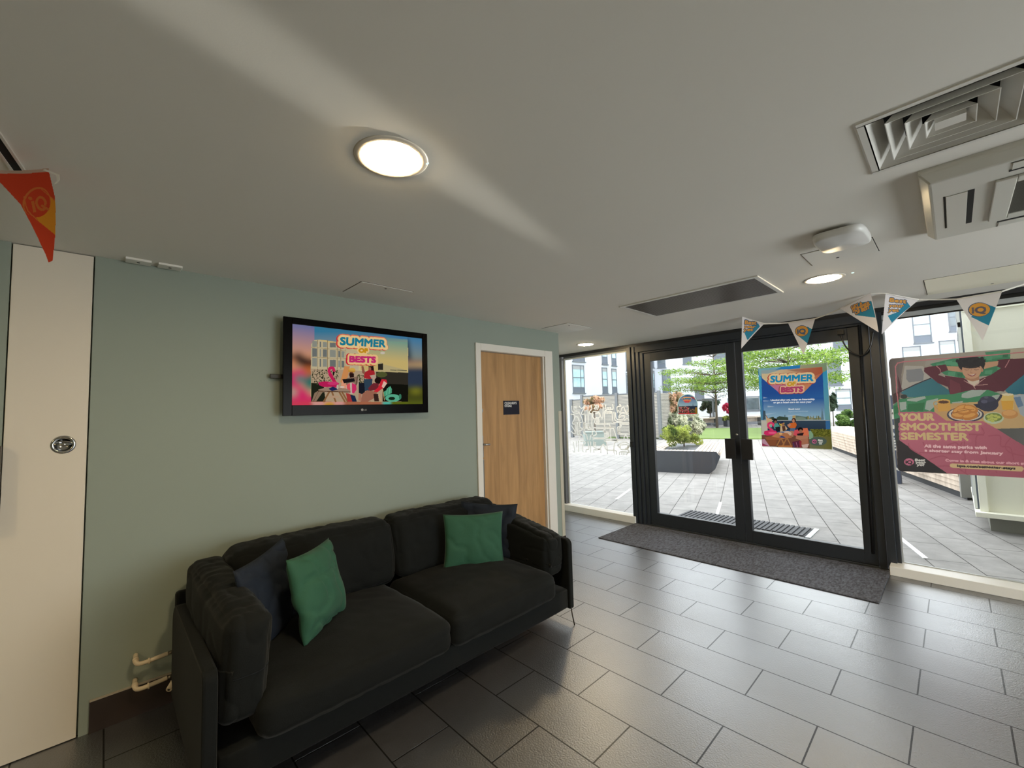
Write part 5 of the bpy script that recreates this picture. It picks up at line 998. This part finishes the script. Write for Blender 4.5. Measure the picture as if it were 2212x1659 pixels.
for q in ((1236, 1262, 726, 781, .16, .24, .68), (1236.5, 1262, 788.5, 849, .16, .2, .68), (1299, 1311, 726, 787, .16, .26, 0), (1300.5, 1312, 794, 850, .16, .26, 0), (1320, 1330, 729, 790, .14, .26, 0), (1321.5, 1332, 796.5, 850, .14, .26, 0)): w1.win(q[0], q[1], q[2], q[3], head=q[4], span=q[5], mull=q[6])
w1.win(1351.5, 1362, 752, 801, 0.05, 0.2); w1.win(1352.5, 1363.5, 806, 850, 0.1, 0.35, pane=PANED)
r = empty('apartment_block', (-8, 35.5, 0), 'white rendered block with tall grey windows across the lawn', 'building')
a_, b_ = uv(-4.1, 36), uv(34, 36); a_, b_ = CAM+(a_-CAM)*1.095, CAM+(b_-CAM)*1.095; w2 = Wall((a_.x, a_.y), (b_.x, b_.y), 13, r)
for q in ((1402, 1412, 745, 795, PANED), (1419.5, 1437, 752, 794.5, PANED), (1403, 1414.5, 801, 849, PANE), (1430.5, 1449, 798, 850, PANED), (1474, 1493, 735, 786, PANED), (1541, 1567.5, 735, 779, PANED), (1603, 1626, 728, 777, PANED), (1500, 1520, 805, 862, PANED), (1798, 1831, 702, 757, PANED), (1783, 1817, 765, 832, PANED), (1806, 1839, 840, 884, PANE), (1971, 2011, 668, 741, PANE), (1951, 1992, 748, 822, PANE), (2048, 2070, 659, 716, PANED), (2030, 2066, 735, 800, PANE)):
    w2.win(q[0], q[1], q[2], q[3], head=0.14, span=0.22, pane=q[4])
w2.win(1572, 1598, 860, 886, 0.0, 0.0, pane=PANE, trans=0); w2.win(1611, 1641, 856, 886, 0.12, 0.0, pane=PANED, trans=0); w2.win(1648, 1700, 856, 886, 0.12, 0.0, pane=PANED, trans=0); w2.win(1724, 1776, 858, 886, 0.12, 0.0, pane=PANED, trans=0)
# cream corner building at the right
CRMW = mat('cream_render', (222, 220, 200), rough=0.8, var=0.04, vscale=1.5); r = empty('cream_corner_building', (4.5, 8.3, 0), 'cream panelled wall on a grey plinth close outside the right window', 'building')
box('wall', (3.20, 9.0, 7.40, 9.35, 0.20, 6.0), CRMW, r); box('plinth', (3.24, 9.0, 7.46, 9.30, -0.012, 0.16), mat('grey_plinth', (124, 124, 116), rough=0.8), r)
box('ledge', (3.13, 9.0, 7.30, 9.35, 0.16, 0.215), mat('pale_ledge', (228, 226, 208), rough=0.6), r, bevel=0.004)
z_ = at(2190, 661, 1, 7.38).z; box('band', (3.17, 9.0, 7.36, 7.40, z_, z_+0.5), CRMW, r); box('corner_post', (3.17, 3.235, 7.37, 7.45, 0.215, 6.0), mat('pale_post', (236, 234, 216), rough=0.6), r)
bm = bmesh.new(); bx(bm, 3.155, 3.20, 7.52, 9.33, 0.22, 3.4); fr = obj('glazed_side_panel', bm, mat('dark_side_glazing', (70, 78, 90), rough=0.2), r)
boxes('rail', [(3.13, 3.155, 7.52, 9.33, z1_, z1_+0.06) for z1_ in (0.62, 1.5, 2.4, 3.2)]+[(3.13, 3.155, 8.5, 8.56, 0.22, 3.4), (3.13, 3.155, 7.52, 7.56, 0.22, 3.4)], mat('pale_rail', (200, 202, 200), rough=0.5), fr)
# white dome lamp on its bracket
c_ = at(2058, 731, 0, 3.02); g = empty('dome_lamp', c_, 'white oval dish-shaped wall lamp seen through the right window above the poster', 'lamp')
bm = bmesh.new(); bmesh.ops.create_uvsphere(bm, u_segments=28, v_segments=18, radius=1)
for v in bm.verts: v.co = Vector((v.co.x*0.06, v.co.y*0.16, v.co.z*0.22)); v.co += Vector(c_)
obj('dome', bm, mat('dome_white', (226, 228, 232), rough=0.4), g, smooth=True)
bm = bmesh.new(); tube(bm, [Vector(c_)+Vector((0.05, 0, 0)), Vector(c_)+Vector((0.13, 0.0, 0))], 0.02, 10); obj('bracket', bm, GREYM, g)
# lawn
GRASS = mat('lawn_green', (92, 112, 56), rough=0.95, var=0.18, vscale=1.2, bump=0.6, bscale=60, vstretch=(1, 3, 1))
struct(box('lawn', (-3.6, 12, 20.9, 31.0, -0.012, 0.03), GRASS, X=lambda p: uv(p.x, p.y, p.z)), 'bright green lawn in the middle of the courtyard', 'lawn')
# fence
FM = mat('fence_post_grey', (84, 88, 92), rough=0.5); SLAT = mat('fence_slat_pale', (140, 136, 128), rough=0.7, var=0.08, vscale=2)
P0, P1 = Vector((-11.9, 18.8, 0)), Vector((-6.50, 19.0, 0)); e = (P1-P0).normalized(); n_ = Vector((e.y, -e.x, 0)); L = (P1-P0).length
g = empty('slatted_fence', (-9, 18.9, 0), 'pale horizontal slat fence with grey posts across the paving', 'fence')
FX = lambda p: P0+e*p.x-n_*p.y+Vector((0, 0, p.z))
def fpos(px): q = hit(px, 940, P0, n_); return (q-P0).dot(e)
posts = [fpos(1237), fpos(1259.5), fpos(1335), fpos(1427)]
for i, s_ in enumerate(posts): box('post', (s_-0.07 if i != 0 else s_-0.1, s_+0.07, -0.05, 0.08, 0, 2.32 if i else 2.1), FM, g, X=FX)
for a_, b_, zt in ((posts[0], posts[1], 2.06), (posts[1], posts[2], 2.24), (posts[2], posts[3], 2.24)):
    bm = bmesh.new(); k = 30
    for i in range(k): z = 0.10+(zt-0.12)*i/k; bx(bm, a_+.07, b_-.07, 0.0, 0.03, z, z+(zt-0.12)/k*0.66, X=FX)
    obj('slat_panel', bm, SLAT, g); box('backing', (a_+.07, b_-.07, 0.035, 0.045, 0.08, zt-.02), FM, g, X=FX); box('top_rail', (a_+.05, b_-.05, -0.02, 0.06, zt-0.02, zt+0.03), FM, g, X=FX)
Q0 = FX(Vector((posts[3], 0, 0))); Q1 = Vector((-6.75, 21.2, 0)); e2 = (Q1-Q0).normalized(); n2 = Vector((e2.y, -e2.x, 0)); FX2 = lambda p: Q0+e2*p.x-n2*p.y+Vector((0, 0, p.z)); L2_ = (Q1-Q0).length
g2 = empty('slatted_fence', Q0, 'short return of the slat fence beside the variegated shrubs', 'fence')
bm = bmesh.new()
for i in range(30): z = 0.10+2.1*i/30; bx(bm, 0.1, L2_-.1, 0.0, 0.03, z, z+0.05, X=FX2)
bx(bm, .1, L2_-.1, 0.035, 0.045, 0.08, 2.2, X=FX2); obj('slat_panel', bm, SLAT, g2); box('post', (L2_-.1, L2_+.04, -.05, .08, 0, 2.3), FM, g2, X=FX2)
# ---------------------------------------------------------------- plants
def leafmat(name, c1, c2):
    m = bpy.data.materials.new(name); m.use_nodes = True; n = m.node_tree.nodes; l = m.node_tree.links; n.clear()
    o = n.new('ShaderNodeOutputMaterial'); d = n.new('ShaderNodeBsdfDiffuse'); t = n.new('ShaderNodeBsdfTranslucent'); mx = n.new('ShaderNodeMixShader'); mx.inputs[0].default_value = 0.45
    tc = n.new('ShaderNodeTexCoord'); ns = n.new('ShaderNodeTexNoise'); ns.inputs['Scale'].default_value = 3.5; ns.inputs['Detail'].default_value = 4
    r = n.new('ShaderNodeValToRGB'); r.color_ramp.elements[0].position = 0.38; r.color_ramp.elements[1].position = 0.62
    r.color_ramp.elements[0].color = (*lin(c1), 1); r.color_ramp.elements[1].color = (*lin(c2), 1)
    l.new(tc.outputs['Object'], ns.inputs['Vector']); l.new(ns.outputs['Fac'], r.inputs[0])
    for x in (d, t): l.new(r.outputs[0], x.inputs[0])
    l.new(d.outputs[0], mx.inputs[1]); l.new(t.outputs[0], mx.inputs[2]); l.new(mx.outputs[0], o.inputs[0]); return m
def leaves(name, m, blobs, N, size, parent, seed=1, flat=0.0):
    r_ = random.Random(seed); vs, fs = [], []; tot = sum(b[3]*b[4]*b[5] for b in blobs)
    for (cx, cy, cz, rx, ry, rz) in blobs:
        for _ in range(max(6, int(N*rx*ry*rz/tot))):
            while True:
                a, b, c = (r_.uniform(-1, 1) for _ in range(3)); q = a*a+b*b+c*c
                if q <= 1 and (q > 0.25 or r_.random() < 0.35): break
            P = Vector((cx+a*rx, cy+b*ry, cz+c*rz)); nv = Vector((r_.gauss(0, 1)*(1-flat), r_.gauss(0, 1)*(1-flat), r_.gauss(0, 1)+flat*2)).normalized()
            t = nv.cross(Vector((r_.random(), r_.random(), r_.random()))).normalized(); b2 = nv.cross(t); s = size*r_.uniform(0.6, 1.3); k = len(vs)
            vs += [P-t*s, P-b2*s*0.45, P+t*s, P+b2*s*0.45]; fs.append((k, k+1, k+2, k+3))
    return obj(name, (vs, fs), m, parent)
BARK = mat('bark_grey_brown', (84, 72, 62), rough=0.9); BLKPL = mat('planter_charcoal', (58, 60, 66), rough=0.5, var=0.04, vscale=3)
def tree(base, label, m, trunk_h, tiers, N, size, seed, lean_=(0, 0)):
    g = empty('tree', base, label, 'tree'); r_ = random.Random(seed); top = Vector(base)+Vector((lean_[0], lean_[1], tiers[-1][0]))
    bm = bmesh.new(); tube(bm, [base, Vector(base)+Vector((0.03, 0, trunk_h)), Vector(base)+Vector((0.0, 0.05, (trunk_h+tiers[-1][0])/2)), top], [0.09, 0.075, 0.05, 0.015], 8)
    blobs = []
    for z, R, k in tiers:
        for i in range(k):
            a = 2*math.pi*(i+r_.random()*0.6)/k; d = R*r_.uniform(0.35, 1.0); c = Vector(base)+Vector((math.cos(a)*d, math.sin(a)*d, z+r_.uniform(-.18, .18)))
            s = R*r_.uniform(0.20, 0.36); blobs.append((c.x, c.y, c.z, s*1.2, s*1.2, s*0.26))
            j = Vector(base)+Vector((0, 0, z-0.35)); tube(bm, [j, (j+c)/2+Vector((0, 0, 0.06)), c], [0.025, 0.015, 0.006], 5)
    obj('trunk', bm, BARK, g); leaves('foliage', m, blobs, N, size, g, seed, flat=0.45); return g
LG1 = leafmat('leaf_bright_green', (66, 98, 40), (150, 174, 86)); LG2 = leafmat('leaf_mid_green', (46, 70, 40), (116, 142, 80)); LVAR = leafmat('leaf_variegated', (84, 98, 70), (206, 206, 184)); LPK = leafmat('leaf_coral_pink', (110, 100, 66), (216, 176, 150)); LDK = leafmat('leaf_dark', (44, 58, 48), (96, 112, 96)); LRED = leafmat('leaf_crimson', (190, 40, 80), (232, 90, 130)); LYG = leafmat('leaf_yellow_green', (66, 84, 42), (176, 186, 96))
b = at(1549, 924, 2, 0); kk = (b-CAM).dot(CF)/30.0
tree(b, 'layered bright green tree beyond the lawn, seen through the left glass door', LG1, 1.9*kk, [(2.35, 1.3, 6), (2.75, 2.9, 14), (3.35, 3.3, 18), (3.95, 2.9, 16), (4.6, 2.2, 12), (5.3, 1.4, 8), (6.0, 0.8, 5)], 17000, 0.062, 3)
b = at(1585, 925, 2, 0); tree(b+Vector((2.6, 2.3, 0)), 'darker tree standing right behind the layered tree beyond the lawn', LG2, 2.2, [(2.6, 1.6, 8), (3.2, 1.8, 9), (3.9, 1.5, 7), (4.6, 1.0, 5)], 6000, 0.08, 5)
b = at(1712, 938, 2, 0); tree(b, 'spreading bright green tree rising behind the blue door poster', LG1, 1.9, [(2.3, 1.6, 9), (2.8, 2.5, 15), (3.35, 2.9, 18), (3.95, 2.8, 17), (4.6, 2.5, 14), (5.3, 2.0, 10), (6.0, 1.2, 6)], 19000, 0.058, 8)
# bench planter with black end plate
GW = wood('weathered_timber', (168, 150, 134), (214, 198, 180), (12, 1, 1), 0.7, 1.6)
g = empty('bench_planter', uv(1.4, 11), 'low timber-slatted bench planter with a black end plate outside the left door', 'planter bench')
bm = bmesh.new(); prof = [(0.80, -0.012), (2.17, -0.012), (2.30, 0.10), (2.42, 0.385), (2.33, 0.492), (0.80, 0.492)]
a = [bm.verts.new(uv(x, 9.68, z)) for x, z in prof]; b2 = [bm.verts.new(uv(x, 9.72, z)) for x, z in prof]; bm.faces.new(a); bm.faces.new(b2[::-1])
for i in range(6): bm.faces.new((a[i], a[(i+1) % 6], b2[(i+1) % 6], b2[i]))
obj('end_plate', bm, BLKPL, g); UX = lambda p: uv(p.x, p.y, p.z)
boxes('body', [(0.85, 2.12, 9.72, 12.55, 0.0, 0.40), (1.15, 1.88, 10.0, 12.2, 0.40, 0.47)], BLKPL, g, X=UX)
bm = bmesh.new(); u_ = 0.82
while u_ < 2.32:
    if 1.10 < u_ < 1.86: bx(bm, u_, u_+0.062, 9.72, 9.98, 0.47, 0.492, X=UX); bx(bm, u_, u_+0.062, 12.2, 12.6, 0.47, 0.492, X=UX)
    else: bx(bm, u_, u_+0.062, 9.72, 12.6, 0.47, 0.492, X=UX)
    u_ += 0.082
for k in range(5): z = 0.06+k*0.085; o_ = 2.20+0.05*k; bx(bm, o_, o_+0.02, 9.72, 12.6, z, z+0.068, X=UX)
obj('slats', bm, GW, g)
c = uv(1.50, 11.2); gg = empty('shrub', (c.x, c.y, 0.47), 'bushy yellow-green shrub growing in the bench planter', 'shrub')
bm = bmesh.new(); tube(bm, [(c.x, c.y, 0.46), (c.x, c.y, 0.8)], 0.02, 6); obj('stem', bm, BARK, gg)
_r = random.Random(6); leaves('foliage', LYG, [(c.x+_r.uniform(-.32, .3), c.y+_r.uniform(-.7, .5), 0.56+_r.random()**1.4*0.40, 0.13, 0.14, 0.11) for _ in range(26)], 6500, 0.026, gg, 4)
# variegated shrubs in a dark planter behind
c = at(1462, 946, 2, 0); fc = (c-CAM).dot(CF); s_ = fc/916.3
gg = empty('shrub_planter', c, 'charcoal planter box at the end of the slat fence', 'planter'); R0 = CR.copy(); R0.z = 0; R0.normalize(); FW = Vector((-R0.y, R0.x, 0))
CX_ = lambda p: c+R0*p.x+FW*p.y+Vector((0, 0, p.z))
box('planter_body', (-26*s_, 20*s_, 0, 0.8, -0.01, 22*s_), BLKPL, gg, X=CX_); box('planter_rim', (-27*s_, 21*s_, -0.03, 0.83, 22*s_, 23.5*s_), BLKPL, gg, X=CX_)
def shrub(px, py, dpt, wpx, hpx, m, label, N, size, seed, base=None, name='shrub'):
    o = deep(px, py, dpt); k = dpt/916.3; z0 = base if base is not None else 0.0
    gg = empty(name, (o.x, o.y, z0), label, 'shrub'); bm = bmesh.new(); tube(bm, [(o.x, o.y, z0), (o.x+0.02, o.y, o.z)], 0.025, 6); obj('stem', bm, BARK, gg)
    r_ = random.Random(seed); bl = []
    for _ in range(22):
        a, b = r_.uniform(-.8, .8), r_.uniform(-.8, .8); t = r_.uniform(0.09, 0.20)
        bl.append((o.x+R0.x*a*wpx*k/2+FW.x*b*wpx*k*.3, o.y+R0.y*a*wpx*k/2+FW.y*b*wpx*k*.3, o.z+r_.uniform(-.8, .8)*hpx*k/2*math.sqrt(1-a*a*.9), wpx*k*t, wpx*k*t, hpx*k*t*1.1))
    leaves('foliage', m, bl, N, size, gg, seed); return gg
shrub(1458, 872, fc+0.4, 40, 50, LPK, 'coral-tipped shrub above the planter at the end of the slat fence', 3000, 0.06, 21, 0.4)
shrub(1452, 912, fc+0.1, 46, 46, LVAR, 'pale variegated shrub spilling over the charcoal planter', 3000, 0.06, 22, 0.4)
shrub(1495, 915, fc-3.0, 52, 56, LVAR, 'pale variegated shrub right of the arched sticker, behind the bench planter', 4200, 0.05, 23, 0.0)
shrub(1283, 874, 18.0, 50, 34, LPK, 'coral-leaved shrub in front of the slat fence, seen through the left window', 3200, 0.055, 24, 0.5)
c = at(1285, 949, 2, 0); c2 = deep(1285, 949, 18.0); GRP = mat('grey_green_planter', (112, 122, 118), rough=0.6); c = Vector((c2.x, c2.y, 0)); k = 18.0/916.3
gg = empty('tall_planter', c, 'grey-green planter under the coral shrub by the fence', 'planter'); CX2 = lambda p: c+R0*p.x+FW*p.y+Vector((0, 0, p.z))
box('planter_body', (-22*k, 22*k, -.2, 0.4, -0.01, 27*k), GRP, gg, X=CX2); box('planter_rim', (-23*k, 23*k, -.22, 0.42, 27*k, 29*k), GRP, gg, X=CX2)
# right-hand timber bench
A0, B0 = Vector((3.00, 9.45, 0)), Vector((-0.75, 19.6, 0)); e3 = (B0-A0).normalized(); n3 = Vector((e3.y, -e3.x, 0)); L3 = (B0-A0).length
if n3.x < 0: n3 = -n3
BX = lambda p: A0+e3*p.x+n3*p.y+Vector((0, 0, p.z))
g = empty('timber_bench', BX(Vector((L3/2, .4, 0))), 'long weathered timber slat bench running along the right side of the courtyard', 'bench')
box('plinth', (0.03, L3, 0.10, 1.1, -0.012, 0.085), mat('dark_plinth', (44, 44, 46), rough=0.7), g, X=BX)
bm = bmesh.new()
for i in range(6): z = 0.085+i*0.088; o_ = 0.08-0.025*i; bx(bm, 0.0, L3, o_, o_+0.03, z, z+0.078, X=BX)
for i in range(10): y_ = -0.06+i*0.115; bx(bm, 0.0, L3, y_, y_+0.1, 0.605, 0.635, X=BX)
obj('slats', bm, GW, g); box('body', (0.04, L3, 0.12, 1.08, 0.08, 0.60), BLKPL, g, X=BX); box('end_panel', (-0.02, 0.02, 0.02, 1.1, 0.03, 0.60), mat('grey_end_panel', (134, 132, 126), rough=0.7), g, X=BX)
gg = shrub(1832, 906, 18.5, 46, 38, LG2, 'feathery green shrub on the far timber bench, right of the blue poster', 3800, 0.05, 31, 0.62); shrub(1797, 868, 22, 18, 40, LDK, 'dark leaved plant against the white block, right of the blue poster', 900, 0.10, 32, 0.0)
# dark post
g = box('dark_post', (2.13, 2.27, 10.65, 10.80, -0.012, 1.63), mat('navy_grey_post', (60, 66, 82), rough=0.5)); tag(g, 'dark square post outside, at the left edge of the right window', 'post')
# far side of the lawn: low wall, pergola, bench, table, crimson tree
c = at(1560, 921, 2, 0); dq = (c-CAM).dot(CF); k = dq/916.3
FXw = lambda px: (deep(px, 921, dq)-c).dot(R0)
CF_ = lambda p: c+R0*p.x+FW*p.y+Vector((0, 0, p.z))
g = empty('low_wall', CF_(Vector((0, 2.2, 0))), 'dark low wall with a pale coping in front of the white block', 'wall')
box('wall_body', (FXw(1470), FXw(1900), 2.2, 2.5, 0, 17*k*1.1), mat('slate_low_wall', (84, 86, 94), rough=0.7), g, X=CF_); box('coping', (FXw(1470), FXw(1900), 2.15, 2.55, 18.7*k, 21*k), mat('pale_coping', (220, 216, 206), rough=0.6), g, X=CF_)
g = empty('pergola', CF_(Vector((0, 1.2, 0))), 'dark grey pergola frame beyond the lawn', 'pergola')
for px in (1516, 1556.5): x = FXw(px); box('post', (x-0.06, x+0.06, 0.9, 1.02, 0, 58*k), FM, g, X=CF_)
for px in (1511, 1563, 1569): x = FXw(px); box('post', (x-0.05, x+0.05, 1.9, 2.0, 0, 58*k), FM, g, X=CF_)
box('beam', (FXw(1508), FXw(1574), 0.9, 1.0, 56*k, 59*k), FM, g, X=CF_); box('beam', (FXw(1545), FXw(1574), 1.9, 2.0, 58*k, 62*k), FM, g, X=CF_)
def lbench(x0, x1, lab):
    g = empty('park_bench', CF_(Vector(((FXw(x0)+FXw(x1))/2, .3, 0))), lab, 'bench', 'benches beyond the lawn'); a_, b_ = FXw(x0), FXw(x1)
    boxes('seat', [(a_, b_, 0.1+i*.13, 0.2+i*.13, 17.5*k, 19*k) for i in range(4)], GW, g, X=CF_); boxes('back_slats', [(a_+.1, b_-.05, 0.62, 0.66, (8+i*3.1)*k, (10.6+i*3.1)*k) for i in range(3)], GW, g, X=CF_)
    boxes('rail', [(a_-.1, b_+.1, 0.08, 0.14, 6.5*k, 7.7*k)], FM, g, X=CF_)
    for x in (a_+0.05, b_-0.05): box('leg', (x-0.05, x+0.05, 0.1, 0.6, 0, 17.5*k), FM, g, X=CF_)
lbench(1517, 1554, 'pale timber bench with dark legs under the pergola beyond the lawn'); lbench(1612, 1650, 'pale timber bench beyond the lawn, left of the blue poster')
g = empty('picnic_table', deep(1512, 921, dq-1.5), 'white table beside the bench beyond the lawn', 'table'); k2 = (dq-1.5)/916.3; c9 = deep(1513, 925, dq-1.5); c9.z = 0; T9 = lambda p: c9+R0*p.x+FW*p.y+Vector((0, 0, p.z))
WHT = mat('white_table', (226, 226, 220), rough=0.6); box('table_top', (-12*k2, 16*k2, -.3, .3, 21*k2, 23*k2), WHT, g, X=T9); box('pedestal', (-6*k2, 4*k2, -.2, .2, 0, 21*k2), WHT, g, X=T9)
c8 = CF_(Vector((FXw(1571), -0.3, 0))); g = empty('square_planter', c8, 'slate square planter under the crimson shrub beyond the lawn', 'planter'); X8 = lambda p: c8+R0*p.x+FW*p.y+Vector((0, 0, p.z))
box('planter_body', (-8*k, 8*k, -.3, .3, 0, 15*k), BLKPL, g, X=X8); box('planter_rim', (-8.5*k, 8.5*k, -.32, .32, 15*k, 16*k), BLKPL, g, X=X8)
shrub(1574, 886, dq-.3, 20, 34, LRED, 'crimson-pink shrub in the square planter beyond the lawn', 1500, 0.08, 41, 0.5); shrub(1569, 903, dq-.5, 20, 10, LYG, 'yellow-green undergrowth below the crimson shrub', 700, 0.07, 42, 0.5)
shrub(1533, 878, dq+2.0, 34, 30, LDK, 'dark shrub between the pergola posts beyond the lawn', 1800, 0.10, 43, 0.4)
